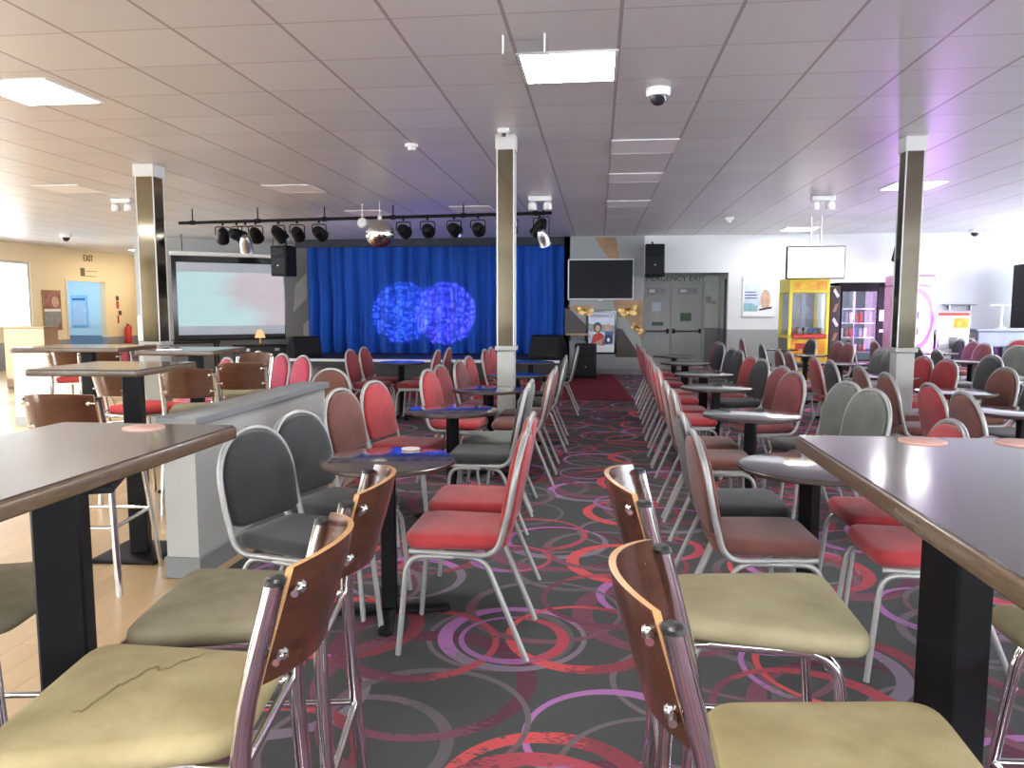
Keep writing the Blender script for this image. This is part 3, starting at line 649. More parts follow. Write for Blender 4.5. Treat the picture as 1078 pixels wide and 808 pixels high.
GL = 'chairs at the round tables left of the aisle'
GR = 'chairs at the round tables right of the aisle'
GC = 'chairs at the second row of tables right of the aisle'
GD = 'chairs at the far right tables'
CHAIRS = [
 # left row
 ('charcoal', -1.19, 2.90, -17, 'charcoal chair by the half wall, nearer of the pair at the front left round table', GL),
 ('charcoal', -1.19, 3.39, -16, 'charcoal chair by the half wall, farther of the pair at the front left round table', GL),
 ('red', -.53, 3.03, 180, 'red chair on the aisle at the front left round table, nearest of its row', GL),
 ('red', -.55, 3.52, 180, 'red chair on the aisle at the front left round table, behind the nearest red one', GL),
 ('brown', -1.33, 4.42, -12, 'worn brown chair behind the front left table, beside the half wall end', GL),
 ('red', -1.27, 4.93, -12, 'red chair facing the aisle at the second left round table, next to a brown one', GL),
 ('charcoal', -.685, 4.68, 181, 'dark charcoal chair on the aisle, nearer of two at the second left round table', GL),
 ('greyg', -.70, 5.20, 180, 'grey chair on the aisle, farther of two at the second left round table', GL),
 ('red', -1.12, 5.95, -8, 'red chair facing the aisle, nearer of two at the third left round table', GL),
 ('darkred', -1.13, 6.47, -8, 'deep red chair facing the aisle, farther of two at the third left round table', GL),
 ('brown', -.60, 5.98, 180, 'brown chair on the aisle before the central pillar, nearer of its pair', GL),
 ('maroon', -.60, 6.44, 180, 'maroon chair on the aisle beside the central pillar, farther of its pair', GL),
 ('maroon', -1.08, 7.12, -6, 'maroon chair left of the pillar, nearer of two at the fourth left round table', GL),
 ('red', -1.09, 7.72, -6, 'red chair left of the pillar, farther of two at the fourth left round table', GL),
 ('charcoal', -.56, 7.40, 180, 'charcoal chair on the aisle, nearer of two at the fourth left round table', GL),
 ('charcoal', -.58, 7.95, 180, 'charcoal chair on the aisle, farther of two at the fourth left table', GL),
 ('darkred', -1.12, 9.08, -4, 'deep red chair, nearer of two left of the pillar at the stage-side table', GL),
 ('red', -1.12, 9.62, -4, 'red chair, farther of two left of the pillar at the stage-side table', GL),
 ('charcoal', -.51, 9.95, 180, 'dark chair at the end of the aisle row nearest the stage speaker', GL),
 ('darkred', -2.72, 8.85, -2, 'deep red chair, nearer of two at the left of the blue-lit round table', GL),
 ('darkred', -2.74, 9.45, -2, 'deep red chair, farther of two at the left of the blue-lit round table', GL),
 ('darkred', -2.16, 8.98, 180, 'deep red chair, nearer of two at the right of the blue-lit round table', GL),
 ('darkred', -2.12, 9.47, 180, 'deep red chair, farther of two at the right of the blue-lit round table', GL),
 ('brown', -2.235, 5.73, 250, 'dark brown chair standing alone behind the end of the grey half wall', GL),
 # right row
 ('brown', .63, 3.08, 2, 'brown chair on the aisle at the front right round table, nearest of its row', GR),
 ('charcoal', .64, 3.60, 2, 'charcoal chair on the aisle at the front right round table, behind a brown one', GR),
 ('red', 1.24, 3.01, 180, 'red chair under the right bar table edge, nearer of two at the front right table', GR),
 ('red', 1.30, 3.49, 180, 'red chair under the right bar table edge, farther of two at the front right table', GR),
 ('brown', .70, 4.66, 0, 'brown chair on the aisle, nearer of two at the second right round table', GR),
 ('brown', .70, 5.16, 0, 'brown chair on the aisle, farther of two at the second right round table', GR),
 ('greyg', 1.43, 4.75, 197, 'grey-green chair with its back to the right, nearer of two at the second right table', GR),
 ('greyg', 1.43, 5.21, 197, 'grey-green chair with its back to the right, farther of two at the second right table', GR),
 ('red', .74, 6.35, 0, 'red chair on the aisle, nearer of two at the third right round table', GR),
 ('red', .74, 6.86, 0, 'red chair on the aisle, farther of two at the third right round table', GR),
 ('maroon', 1.29, 6.06, 195, 'worn maroon chair, nearer of two right of the third right round table', GR),
 ('maroon', 1.32, 6.58, 195, 'worn maroon chair, farther of two right of the third right round table', GR),
 ('red', .77, 7.72, 0, 'red chair on the aisle, nearer of two at the fourth right round table', GR),
 ('red', .77, 8.22, 0, 'red chair on the aisle, farther of two at the fourth right round table', GR),
 ('charcoal', 1.35, 7.55, 192, 'charcoal chair in front of a red one, right of the fourth right round table', GR),
 ('red', 1.34, 8.03, 192, 'red chair behind a charcoal one, right of the fourth right round table', GR),
 ('darkred', .80, 9.30, 0, 'deep red chair on the aisle, nearer of two at the fifth right round table', GR),
 ('darkred', .80, 9.80, 0, 'deep red chair on the aisle, farther of two at the fifth right round table', GR),
 ('charcoal', 1.42, 9.20, 190, 'charcoal chair, nearer of two right of the fifth right round table', GR),
 ('charcoal', 1.43, 9.68, 190, 'charcoal chair, farther of two right of the fifth right round table', GR),
 ('darkred', .82, 10.75, 0, 'deep red chair on the aisle, nearer of two before the emergency exit', GR),
 ('darkred', .82, 11.25, 0, 'deep red chair on the aisle, farther of two before the emergency exit', GR),
 ('charcoal', 1.50, 11.05, 190, 'dark chair before the emergency exit, nearer of two with backs to the right', GR),
 ('maroon', 1.53, 11.52, 190, 'maroon chair before the emergency exit, farther of two with backs to the right', GR),
 # second row right of the aisle
 ('brown', 2.38, 4.70, 0, 'brown chair just behind the right bar table, next to a bright red one', GC),
 ('red', 2.41, 5.23, 0, 'bright red chair just behind the right bar table, before the mirrored pillar', GC),
 ('charcoal', 2.98, 5.82, 190, 'charcoal chair cut by the frame edge beyond the right bar table', GC),
 ('brown', 2.43, 6.06, 0, 'brown chair leaning left, nearer of two before the mirrored pillar', GC),
 ('brown', 2.46, 6.74, 0, 'brown chair leaning left, farther of two before the mirrored pillar', GC),
 ('brown', 3.13, 6.70, 185, 'large brown chair right of the round table beyond the mirrored pillar', GC),
 ('charcoal', 2.45, 7.53, 0, 'charcoal chair leaning left beside a red one, before the drinks machine', GC),
 ('red', 2.44, 8.05, 0, 'red chair leaning left beside a charcoal one, before the crane machine', GC),
 ('red', 3.10, 8.22, 188, 'red chair right of the mirrored pillar, half hidden behind it', GC),
 ('red', 3.12, 7.73, 188, 'red chair right of the mirrored pillar, fully in view', GC),
 ('maroon', 2.43, 9.03, 0, 'maroon chair leaning left before the crane machine, nearer of its pair', GC),
 ('maroon', 2.42, 9.52, 0, 'maroon chair leaning left before the crane machine, farther of its pair', GC),
 ('greyg', 3.30, 9.97, 188, 'grey-green chair left of the mirrored pillar, farther of its pair', GC),
 ('greyg', 3.24, 9.44, 188, 'grey-green chair left of the mirrored pillar, nearer of its pair', GC),
 ('charcoal', 2.50, 10.86, 0, 'dark chair leaning left by the wall poster, at the fifth table of its row', GC),
 ('maroon', 3.35, 11.40, 188, 'maroon chair before the drinks machine, nearer of two leaning right', GC),
 ('maroon', 3.36, 11.90, 188, 'maroon chair before the drinks machine, farther of two leaning right', GC),
 ('maroon', 2.60, 12.90, 0, 'maroon chair standing against the back wall below the wall poster', GC),
 ('charcoal', 3.20, 12.75, 190, 'dark chair standing right in front of the yellow crane machine', GC),
 ('maroon', 4.36, 13.10, 0, 'maroon chair leaning left right in front of the drinks machine', GC),
 ('maroon', 4.45, 12.20, 0, 'maroon chair leaning left between the drinks machine and the pink machine', GC),
 # far right
 ('charcoal', 4.28, 9.62, 0, 'dark chair behind the red pair right of the pillar, nearer of two', GD),
 ('charcoal', 4.27, 10.14, 0, 'dark chair behind the red pair right of the pillar, farther of two', GD),
 ('charcoal', 3.90, 8.50, 188, 'charcoal chair behind the large brown chair at the right', GD),
 ('maroon', 5.24, 11.50, 188, 'maroon chair before the counter, nearer of two leaning right', GD),
 ('maroon', 5.40, 12.15, 188, 'maroon chair before the counter, farther of two leaning right', GD),
 ('greyg', 5.32, 10.65, 205, 'grey-green chair at the right frame edge, before the counter', GD),
 ('charcoal', 5.55, 12.95, 180, 'dark chair in front of the leaflet stand', GD),
 ('charcoal', 6.08, 13.25, 265, 'charcoal chair facing the camera before the clear prize box', GD),
 ('darkred', 6.72, 12.85, 262, 'deep red chair facing the camera at the counter on the far right', GD),
 # far left
 ('pink', -3.85, 7.05, 228, 'crimson chair nearest the pillar, first of four below the projector screen', 'crimson chairs below the projector screen'),
 ('pink', -4.05, 8.18, 228, 'crimson chair second of four from the pillar, below the projector screen', 'crimson chairs below the projector screen'),
 ('pink', -3.58, 7.76, 228, 'crimson chair third of four from the pillar, below the projector screen', 'crimson chairs below the projector screen'),
 ('pink', -3.22, 7.45, 228, 'crimson chair last of four, nearest the stage below the projector screen', 'crimson chairs below the projector screen'),
 ('darkred', -6.35, 9.2, 250, 'deep red chair among the far bar tables before the fire extinguisher', 'chairs among the far bar tables'),
 ('darkred', -7.0, 9.4, 300, 'deep red chair among the far bar tables below the exit doorway', 'chairs among the far bar tables'),
]
for c in CHAIRS:
    chair(*c)

# ------------------------------------------------------------------ round tables
def round_table():
    t = thing('round_table', '', 'table', (0, 0, 0))
    r = .30
    MB().lathe([(0, .682), (r - .012, .682), (r, .688), (r, .700), (r - .006, .7035), (r - .008, .7035)], 48).build('table_rim', M['rrim'], t)
    MB().lathe([(0, .690), (r - .010, .690), (r - .010, .7045), (r - .014, .7055), (0, .7055)], 48).build('tabletop', M['rtop'], t)
    MB().bbox(-.034, .034, -.034, .034, .03, .665, .006).build('column', M['black'], t)
    b = MB()
    b.bbox(-.10, .10, -.10, .10, .665, .682, .004); b.build('top_plate', M['black'], t)
    f = MB()
    for a in (0, PI / 2):
        ca, sa = math.cos(a), math.sin(a)
        f.bbox(-.27, .27, -.03, .03, .006 if a == 0 else .0065, .034, .008, lambda p: (p.x * ca - p.y * sa, p.x * sa + p.y * ca, p.z))
    f.build('cross_foot', M['black'], t)
    fe = MB()
    for (x, y) in ((.24, 0), (-.24, 0), (0, .24), (0, -.24)): fe.lathe([(0, 0), (.018, 0), (.018, .008), (0, .008)], 10, cx=x, cy=y)
    fe.each('foot_pad', M['cap'], t)
    return t
RT = [
 (-.92, 3.23, 'dark round table at the front of the row left of the aisle'),
 (-.95, 4.90, 'dark round table, second from the front left of the aisle, lit blue on top'),
 (-.90, 6.205, 'dark round table just before the central mirrored pillar'),
 (-.82, 7.60, 'dark round table behind the central mirrored pillar'),
 (-.84, 9.50, 'dark round table nearest the stage, right of the central pillar'),
 (-2.44, 9.24, 'dark round table before the stage between two pairs of deep red chairs'),
 (.90, 3.29, 'dark round table half under the right bar table, front of the right row'),
 (.965, 4.90, 'round table with pale reflection, second in the row right of the aisle'),
 (1.00, 6.58, 'round table with pale reflection, third in the row right of the aisle'),
 (1.08, 7.95, 'round table, fourth in the row right of the aisle, between red chairs'),
 (1.07, 9.55, 'round table, fifth in the row right of the aisle'),
 (1.08, 11.0, 'round table nearest the emergency exit doors'),
 (2.74, 5.20, 'round table at the right frame edge just beyond the bar table'),
 (2.87, 6.46, 'round table right of the mirrored pillar before the large brown chair'),
 (2.83, 7.84, 'round table left of the mirrored pillar, purple light on its edge'),
 (2.95, 9.69, 'round table before the drinks machine, fourth in the far row'),
 (3.00, 11.45, 'round table before the yellow crane machine'),
 (3.00, 13.05, 'round table nearest the back wall, left of the yellow crane machine'),
 (4.72, 10.24, 'round table beyond the red pair right of the pillar'),
 (5.12, 12.18, 'round table before the leaflet stand and pink machine'),
]
t0 = round_table()
for i, (x, y, l) in enumerate(RT):
    if i == 0:
        t0.location = (x, y, .0055); t0.rotation_euler[2] = .2; t0['label'] = l; t0['group'] = 'low round tables'
    else: dup(t0, (x, y, .0055), .2 + .37 * i, l, 'low round tables')

# ------------------------------------------------------------------ bar tables
def bar_table(x0, x1, y0, y1, cols, rz, label, base=.44, cw=.085, crot=.45):
    cx, cy = (x0 + x1) / 2, (y0 + y1) / 2
    t = thing('bar_table', label, 'table', (cx, cy, .0045), rz, 'tall bar tables')
    w, d = (x1 - x0) / 2, (y1 - y0) / 2
    poly = rpoly([(-w, -d), (w, -d), (w, d), (-w, d)], .012, 3)
    MB().slab(poly, 1.030, 1.0625, .006, 0).build('edge_band', M['tabedge'], t)
    poly2 = rpoly([(-w + .006, -d + .006), (w - .006, -d + .006), (w - .006, d - .006), (-w + .006, d - .006)], .010, 3)
    MB().prism(poly2, 1.04, 1.0655).build('tabletop', M['tabtop'], t, smooth=False)
    for (px, py) in cols:
        qx, qy = px - cx, py - cy
        ca, sa = math.cos(crot), math.sin(crot)
        Tm = lambda p: (qx + p.x * ca - p.y * sa, qy + p.x * sa + p.y * ca, p.z)
        MB().bbox(-cw / 2, cw / 2, -cw / 2, cw / 2, .02, 1.015, .005, Tm).build('column', M['black'], t)
        MB().bbox(-.12, .12, -.12, .12, 1.015, 1.030, .003, Tm).build('top_plate', M['black'], t)
        if base: MB().slab(rpoly([(qx - base / 2, qy - base / 2), (qx + base / 2, qy - base / 2), (qx + base / 2, qy + base / 2), (qx - base / 2, qy + base / 2)], .02, 3), .0, .022, .008).build('base_plate', M['black'], t)
    return t
bar_table(-1.42, -.93, .74, 1.865, [(-1.075, 1.39), (-1.2, .98)], .0, 'tall bar table at the left front with two olive stools', .30, .088, .42)
bar_table(.472, 1.03, .62, 1.87, [(.715, 1.56), (.78, .9)], .0, 'tall bar table at the right front edge of the frame', .32, .095, .42)
bar_table(-2.86, -2.27, 3.50, 4.10, [(-2.53, 3.89)], .03, 'tall square bar table on the oak floor beside the grey half wall', .37, .095, .3)
bar_table(-3.34, -2.76, 5.15, 5.75, [(-3.03, 5.45)], .05, 'tall square bar table behind the oak-floor one, before the pillar', .46, .09, .2)
bar_table(-4.55, -3.70, 5.45, 6.05, [(-4.12, 5.75)], .08, 'tall bar table farthest left, below the exit doorway', .46, .09, .2)

# ------------------------------------------------------------------ bar stools (facing +X)
def stool_parts(sw=.43):
    P = {}
    seat = rpoly([(-.185, -.150), (.215, -.215), (.215, .215), (-.185, .150)], [.06, .075, .075, .06], 6)
    P['seat'] = MB().slab(seat, .650, .700, .022, .012)
    hw = .165
    for sy in (-1, 1):
        P['post%d' % sy] = MB().tube(fillet([(-.225, sy * (hw + .035), 0), (-.190, sy * hw, .70), (-.256, sy * hw, .952)], .10, 6), .0162, 12)
        P['legf%d' % sy] = MB().tube(fillet([(-.12, sy * .13, .640), (.15, sy * .15, .640), (.215, sy * .20, 0)], .07, 6), .0125, 10)
        P['cap%d' % sy] = MB().lathe([(0, -.001), (.0172, -.001), (.0172, .006), (.013, .010), (0, .010)], 14, T=lambda p, sy=sy: (-.256 + p.x - p.z * .25, sy * hw + p.y, .951 + p.z))
    fr = MB(); z = .33
    def legx(zz): return .150 + (.640 - zz) / .640 * .065
    yf = .15 + (.640 - z) / .640 * .05; yr = hw + .035 * (1 - z / .70)
    c = [(legx(z), -yf, z), (legx(z), yf, z), (-.208, yr, z), (-.208, -yr, z)]
    for i in range(4): fr.tube([c[i], c[(i + 1) % 4]], .0095, 8)
    P['footrest'] = fr
    P['underframe'] = MB().tube([(-.19, -.16, .640), (-.19, .16, .640)], .010, 8).tube([(.14, -.14, .640), (.14, .14, .640)], .010, 8).tube([(-.19, .15, .640), (-.10, .13, .640)], .010, 8).tube([(-.19, -.15, .640), (-.10, -.13, .640)], .010, 8)
    # curved ply back panel between the posts
    mb = MB(); nu, nv = 18, 6; th = .011
    def pt(u, v, w):
        y = u * (hw - .008); z = .785 + .188 * v
        x = -.205 - .058 * (z - .74) / .20 - .060 * (1 - u * u) - w
        zz = z + (.012 * (1 - u * u) if v > .99 else 0)
        return (x, y, zz)
    us = [-1 + 2 * i / nu for i in range(nu + 1)]; vs = [j / nv for j in range(nv + 1)]
    F = [[pt(u, v, 0) for u in us] for v in vs]; B = [[pt(u, v, th) for u in us] for v in vs]
    mb.cur = 0; mb.loft(F, cap=False, closed=False); mb.loft(B, cap=False, closed=False)
    mb.cur = 1
    for a, b in ((F[-1], B[-1]), (F[0], B[0])): mb.loft([a, b], cap=False, closed=False)
    for i in (0, -1): mb.loft([[r[i] for r in F], [r[i] for r in B]], cap=False, closed=False)
    P['back_panel'] = mb
    bo = MB()
    for sy in (-1, 1):
        for v in (.22, .80):
            p = pt(sy * .86, v, th)
            bo.lathe([(0, -.004), (.011, -.004), (.011, .003), (.006, .008), (0, .008)], 12, T=lambda q, p=p: (p[0] - q.z, p[1] + q.x, p[2] + q.y))
            bo.tube([(p[0] + .004, p[1], p[2]), (p[0] + .002, sy * (hw + .004), p[2])], .006, 8)
    P['bolt'] = bo
    return P
_S = stool_parts()
ST = {}
def stool(color, x, y, deg, label, sc=1.0):
    a = math.radians(deg); g = 'bar stools with curved walnut backs'
    if color in ST:
        return dup(ST[color], (x, y, .0045), a, label, g)
    t = thing('bar_stool', label, 'stool', (x, y, .0045), a, g)
    if not ST:
        for k, nm, m in (('seat', 'seat', M[color]), ('post-1', 'leg', M['chrome']), ('post1', 'leg', M['chrome']), ('legf-1', 'leg', M['chrome']), ('legf1', 'leg', M['chrome']),
                         ('footrest', 'footrest', M['chrome']), ('underframe', 'underframe', M['chrome'])):
            o = (_S[k].each if nm in ('footrest', 'underframe') else _S[k].build)(nm, m, t, ang=60)
            if k.startswith('post'): _S['cap' + k[4:]].build('end_cap', M['cap'], o)
        o = _S['back_panel'].build('backrest', [M['walnut'], M['plyedge']], t, ang=50)
        _S['bolt'].each('bolt', M['chrome'], o, per=2)
    else:
        src = next(iter(ST.values()))
        for ch in list(src.children):
            c = ch.copy()
            if ch.name.split('.')[0] == 'seat':
                c.data = ch.data.copy(); c.data.materials.clear(); c.data.materials.append(M[color])
            COL.objects.link(c); c.parent = t
            for gch in list(ch.children):
                d = gch.copy(); COL.objects.link(d); d.parent = c
    ST[color] = t
    return t
def at_back(bx, by, deg):
    a = math.radians(deg); return bx + .258 * math.cos(a), by + .258 * math.sin(a)
for (c, bx, by, deg, l) in [
 ('olive', -.505, 1.235, 188, 'olive bar stool with creased seat, nearest on the left of the aisle'),
 ('oliveg', -.550, 1.690, 189, 'grey-olive bar stool behind the creased one, second on the left of the aisle'),
 ('khaki', .103, 1.765, 359, 'khaki bar stool with stained seat, second on the right of the aisle'),
 ('olive', .105, 1.130, 358, 'pale olive bar stool nearest on the right of the aisle'),
 ('oliveg', -2.45, 3.22, 97, 'bar stool seen from behind at the square table on the oak floor'),
 ('oliveg', -2.665, 4.68, 106, 'bar stool before the half wall, nearer of two with walnut backs towards the camera'),
 ('oliveg', -2.56, 5.23, 106, 'bar stool before the half wall, farther of two with walnut backs towards the camera'),
 ('redseat', -5.10, 6.78, 100, 'red-seated bar stool farthest left, beside the sunlit white panel'),
 ('redseat', -4.46, 6.38, 118, 'red-seated bar stool beside the farthest bar table, right of its twin'),
]:
    x, y = at_back(bx, by, deg); stool(c, x, y, deg, l)
stool('redseat', -3.17, 4.98, 70, 'red-seated bar stool behind the square bar table on the oak floor')
stool('khaki', -3.02, 6.10, 262, 'khaki bar stool on the far side of the bar table before the pillar')
stool('oliveg', -1.52, 1.62, 10, 'grey-olive bar stool at the left edge, tucked under the left front table')
stool('khaki', 1.10, 1.60, 182, 'khaki bar stool at the right edge, tucked under the right front table')
# worn creases on the nearest left seat
crp = []
for k in range(41):
    t = k / 40; u = -.02 + .125 * t; v = -.135 + .225 * t + .020 * math.sin(t * 9.0) + .010 * math.sin(t * 23 + 1) + .004 * math.sin(t * 61)
    ex_ = max(abs((u - .02) / .2), abs(v / .19)); u -= .035 * max(0, .4 - t); crp.append((u, v, .7112 - .012 * min(1, ex_) ** 2 + .0008))
cr_ = MB().tube(crp, .002, 6, rfun=lambda t: .0004 + .0024 * math.sin(PI * min(1, max(.02, t))) ** .7)
for o in COL.objects:
    if o.get('label', '').startswith('olive bar stool with creased'):
        cr_.build('crease', M['crease'], [c for c in o.children if c.name.startswith('seat')][0])

# ------------------------------------------------------------------ half walls and wooden screens
def half_wall(x0, x1, y0, y1, h, label, rz=0, body='halfw'):
    t = thing('half_wall', label, 'partition', (x0, y0, .0045), rz)
    X, Y = x1 - x0, y1 - y0
    MB().box(0, X, 0, Y, 0, h).build('body', M[body], t, smooth=False)
    MB().bbox(-.02, X + .03, -.025, Y + .025, h, h + .045, .006).build('capping', M['halfcap'], t)
    MB().bbox(-.012, X + .012, -.012, Y + .012, 0, .11, .004).build('plinth', M['halfcap'], t)
    return t
half_wall(-2.17, -2.0, 3.55, 5.38, .785, 'grey half wall with darker capping beside the square bar table')
half_wall(-6.75, -6.0, 8.1, 8.3, .86, 'sunlit white half wall at the far left of the oak floor', .12, 'halfsunlit')
ws = thing('wooden_screen', 'tall light wood panel cabinet in front of the left windows', 'cabinet', (-9.75, 12.0, .0045), .05)
MB().bbox(-.36, .36, -.02, .35, .02, 1.04, .006).build('body', M['pine'], ws)
MB().bbox(-.38, .38, -.04, .37, 1.04, 1.065, .006).build('top_board', M['pine'], ws)
MB().bbox(-.35, .35, -.01, .34, 0, .02, .004).build('plinth', M['halfcap'], ws)

# coasters
for (x, y, z, m, r, l) in [(-.875, 3.47, .7115, 'coastp', .045, 'pale round coaster on the front left round table'), (-1.14, 1.785, 1.070, 'coastr', .05, 'pinkish beer mat on the left front bar table'),
                           (.735, 1.80, 1.070, 'coastr', .05, 'pinkish beer mat near the far edge of the right bar table'), (.945, 1.80, 1.070, 'coastr', .05, 'pinkish beer mat at the right frame edge of the right bar table')]:
    tag(MB().lathe([(0, 0), (r, 0), (r, .003), (r - .002, .004), (0, .004)], 28).build('coaster', M[m], loc=(x, y, z)), l, 'coaster')
mn = thing('menu_card', 'white folded card lying on the bar table before the pillar', 'card', (-3.14, 5.28, 1.070), .3)
MB().bbox(-.08, .08, -.05, .05, 0, .004, .001).build('sheet', M['paper'], mn)

# ------------------------------------------------------------------ projector screen and hung speaker
scr = thing('projection_screen', 'large projector screen with black border left of the stage', 'screen', (-7.625, 15.185, 0), math.atan2(1.37, 1.83))
hw = 1.145
MB().bbox(-hw, hw, -.05, .05, 2.44, 2.53, .02).build('roller_case', M['whitep'], scr)
MB().box(-hw + .03, hw - .03, -.006, .004, .74, 2.44).build('black_border', M['blackg'], scr, smooth=False)
MB().box(-hw + .12, hw - .05, -.012, -.007, .84, 2.31).build('border_band', M['scrgrey'], scr, smooth=False)
MB().box(-hw + .12, hw - .05, -.018, -.0125, 1.02, 2.12).build('projected_picture', M['scrL'], scr, smooth=False)
MB().tube([(-hw + .03, 0, .735), (hw - .03, 0, .735)], .014, 8).build('weight_bar', M['black'], scr)
for sx in (-1, 1): MB().tube([(sx * .9, 0, 2.53), (sx * .9, 0, CEIL - .001)], .008, 6).build('hanger', M['black'], scr)

def speaker(name, label, loc, rz, w, d, h, tilt=0.0, bracket=None):
    t = thing(name, label, 'speaker', loc, rz); t.rotation_euler = (tilt, 0, rz)
    poly = rpoly([(-w / 2, -d / 2), (w / 2, -d / 2), (w / 2 * .72, d / 2), (-w / 2 * .72, d / 2)], .03, 4)
    MB().slab(poly, 0, h, .02, 0).build('cabinet', M['plastic'], t)
    MB().bbox(-w * .44, w * .44, -d / 2 - .012, -d / 2 + .01, h * .06, h * .62, .01).build('grille', M['grille'], t)
    hb = MB(); hb.bbox(-w * .36, w * .36, -d / 2 - .008, -d / 2 + .01, h * .68, h * .93, .01); hb.build('horn', M['black'], t)
    MB().lathe([(0, -.01), (.012, -.01), (.012, .004), (0, .004)], 12, T=lambda p: (p.x, -d / 2 - .012 - p.z, h * .34 + p.y)).build('badge', M['steel'], t)
    if bracket:
        MB().tube(bracket, .016, 8).build('bracket', M['black'], t)
    return t
speaker('hanging_speaker', 'black loudspeaker hung at the left corner of the stage', (-6.05, 14.3, 2.0), -.35, .40, .36, .58, 0, [(0, .05, .57), (0, .05, .868)])
speaker('hanging_speaker', 'black loudspeaker hung beside the television and the emergency exit', (1.10, 15.75, 2.02), .12, .40, .32, .64, -.05, [(0, .05, .60), (0, .12, .70), (0, .22, .72)])
speaker('hanging_speaker', 'small dark loudspeaker tilted on the wall left of the mirrored pillar', (5.78, 15.6, 2.26), .3, .30, .28, .44, .32, [(0, .05, .42), (0, .10, .50), (0, .22, .56)])
speaker('floor_speaker', 'tall black loudspeaker standing on the red carpet at the stage corner', (-.26, 15.2, .006), .1, .44, .40, .68)
def wedge(label, x, y, rz, s=1.0):
    t = thing('stage_monitor', label, 'speaker', (x, y, .381), rz); t.scale = (s, s, s)
    Tm = lambda p: (p.z, p.x, p.y)
    prof = rpoly([(-.22, 0), (.24, 0), (.24, .22), (.02, .46), (-.12, .44), (-.24, .12)], .02, 3)
    MB().prism(prof, -.29, .29, Tm).build('cabinet', M['plastic'], t, ang=30)
    MB().loft([[(sx * .27, -.232 - .004, .13), (sx * .27, -.13 - .004, .42)] + [] for sx in (-1, 1)], cap=False, closed=False).build('grille', M['grille'], t)
    for sx in (-1, 1): MB().tube(fillet([(sx * .292, .05, .14), (sx * .305, .05, .17), (sx * .305, .05, .26), (sx * .292, .05, .29)], .02, 3), .008, 6).build('handle', M['black'], t)
    return t
wedge('black wedge monitor on the stage right of the central pillar', -.98, 15.05, -.35, 1.05)
wedge('black wedge monitor at the left end of the stage', -5.98, 14.98, .75, .95)

# ------------------------------------------------------------------ lighting bar, lamps, mirror ball
bar = thing('lighting_bar', 'long black lighting bar under the ceiling before the stage', 'lighting bar', (-3.5, 10.98, 2.69))
MB().tube([(-2.82, .06, -.03), (2.83, -.06, .03)], .024, 10).build('pipe', M['black'], bar)
for i in range(6):
    x = -2.6 + i * 1.04; y, z = -x * .0212, x * .0106
    MB().lathe([(0, -.035), (.034, -.035), (.034, .035), (0, .035)], 12, T=lambda p, x=x, y=y, z=z: (x + p.z, y + p.x, z + p.y)).tube([(x, y, z + .02), (x, y, CEIL - 2.69 - .001)], .010, 6).build('clamp', M['black'], bar)
def par(px, z, label, pitch, yaw, s=1.0, drop=.17, y=None, m='black', head=None):
    x = px; by = 10.98 - (x + 3.5) * .0212
    bz = 2.69 + (x + 3.5) * .0106
    t = thing('stage_lamp', label, 'stage lamp', (x, by if y is None else y, bz - .024), yaw, 'stage lamps on the lighting bar'); t.scale = (s, s, s)
    MB().bbox(-.016, .016, -.012, .012, -.03, .05, .004).build('clamp', M['black'], t)
    yk = fillet([(-.105, 0, -drop), (-.105, 0, -.05), (.105, 0, -.05), (.105, 0, -drop)], .03, 4)
    MB().tube(yk, .008, 6).build('yoke', M['black'], t)
    cp, sp = math.cos(pitch), math.sin(pitch)
    def T(p):
        # can axis along +Y (towards the stage), pitched down
        q = Vector((p.x, p.z, p.y)); return (q.x, q.y * cp + q.z * sp, -drop + q.z * cp - q.y * sp)
    MB().lathe([(0, -.13), (.055, -.12), (.075, -.08), (.088, -.02), (.092, .12), (.098, .13), (.085, .13), (.080, .05), (0, .04)], 20, T=T).build('can', M[m], t, ang=50)
    if head: MB().lathe([(0, .045), (.078, .05), (.078, .056), (0, .06)], 16, T=T).build('lens', M[head], t)
    return t
names = 'stage lamp on the bar, %s'
for x, l, pitch, yaw in [(-5.62, 'leftmost of the crowded cluster above the screen', .5, .5), (-5.40, 'second from the left in the cluster above the screen', .2, -.3), (-5.10, 'rightmost of the crowded cluster above the screen', .4, .2),
                  (-4.74, 'just right of the cluster, above the hung speaker', .5, -.2), (-4.45, 'second right of the cluster above the screen', .3, .2), (-4.11, 'alone, left of the mirror ball', .25, 0),
                  (-2.83, 'first to the right of the mirror ball', .1, 0), (-2.47, 'second to the right of the mirror ball', .1, .1), (-2.08, 'third to the right of the mirror ball', .15, -.1), (-1.73, 'last one left of the central pillar', .1, 0),
                  (-1.26, 'half hidden by the central pillar', .2, 0), (-.84, 'upper one in the cluster right of the pillar', .6, .6)]:
    par(x, 0, 'black ' + names % l, pitch, yaw)
par(-5.26, 0, 'silver-fronted stage lamp hanging lowest in the cluster above the screen', .9, .3, 1.0, .30, None, 'steel')
par(-.78, 0, 'silver stage lamp hanging lowest in the cluster right of the pillar', 1.0, -.5, .9, .36, 10.80, 'steel')
mb_ = thing('mirror_ball', 'mirror ball hanging in front of the blue curtain', 'mirror ball', (-3.06, 10.55, 2.42))
ball = MB(); nr = 22
rings = []
for i in range(nr + 1):
    a = -PI / 2 + PI * i / nr; rings.append([(max(.2 * math.cos(a), .002) * math.cos(2 * PI * k / 40), max(.2 * math.cos(a), .002) * math.sin(2 * PI * k / 40), .2 * math.sin(a)) for k in range(40)])
ball.loft(rings).build('mirror_tiles', M['tilemirror'], mb_, smooth=False)
MB().lathe([(0, .195), (.03, .195), (.03, .24), (0, .24)], 12).build('motor_cap', M['whitep'], mb_)
MB().tube([(0, 0, .24), (0, 0, CEIL - 2.42 - .001)], .004, 6).build('wire', M['steel'], mb_)
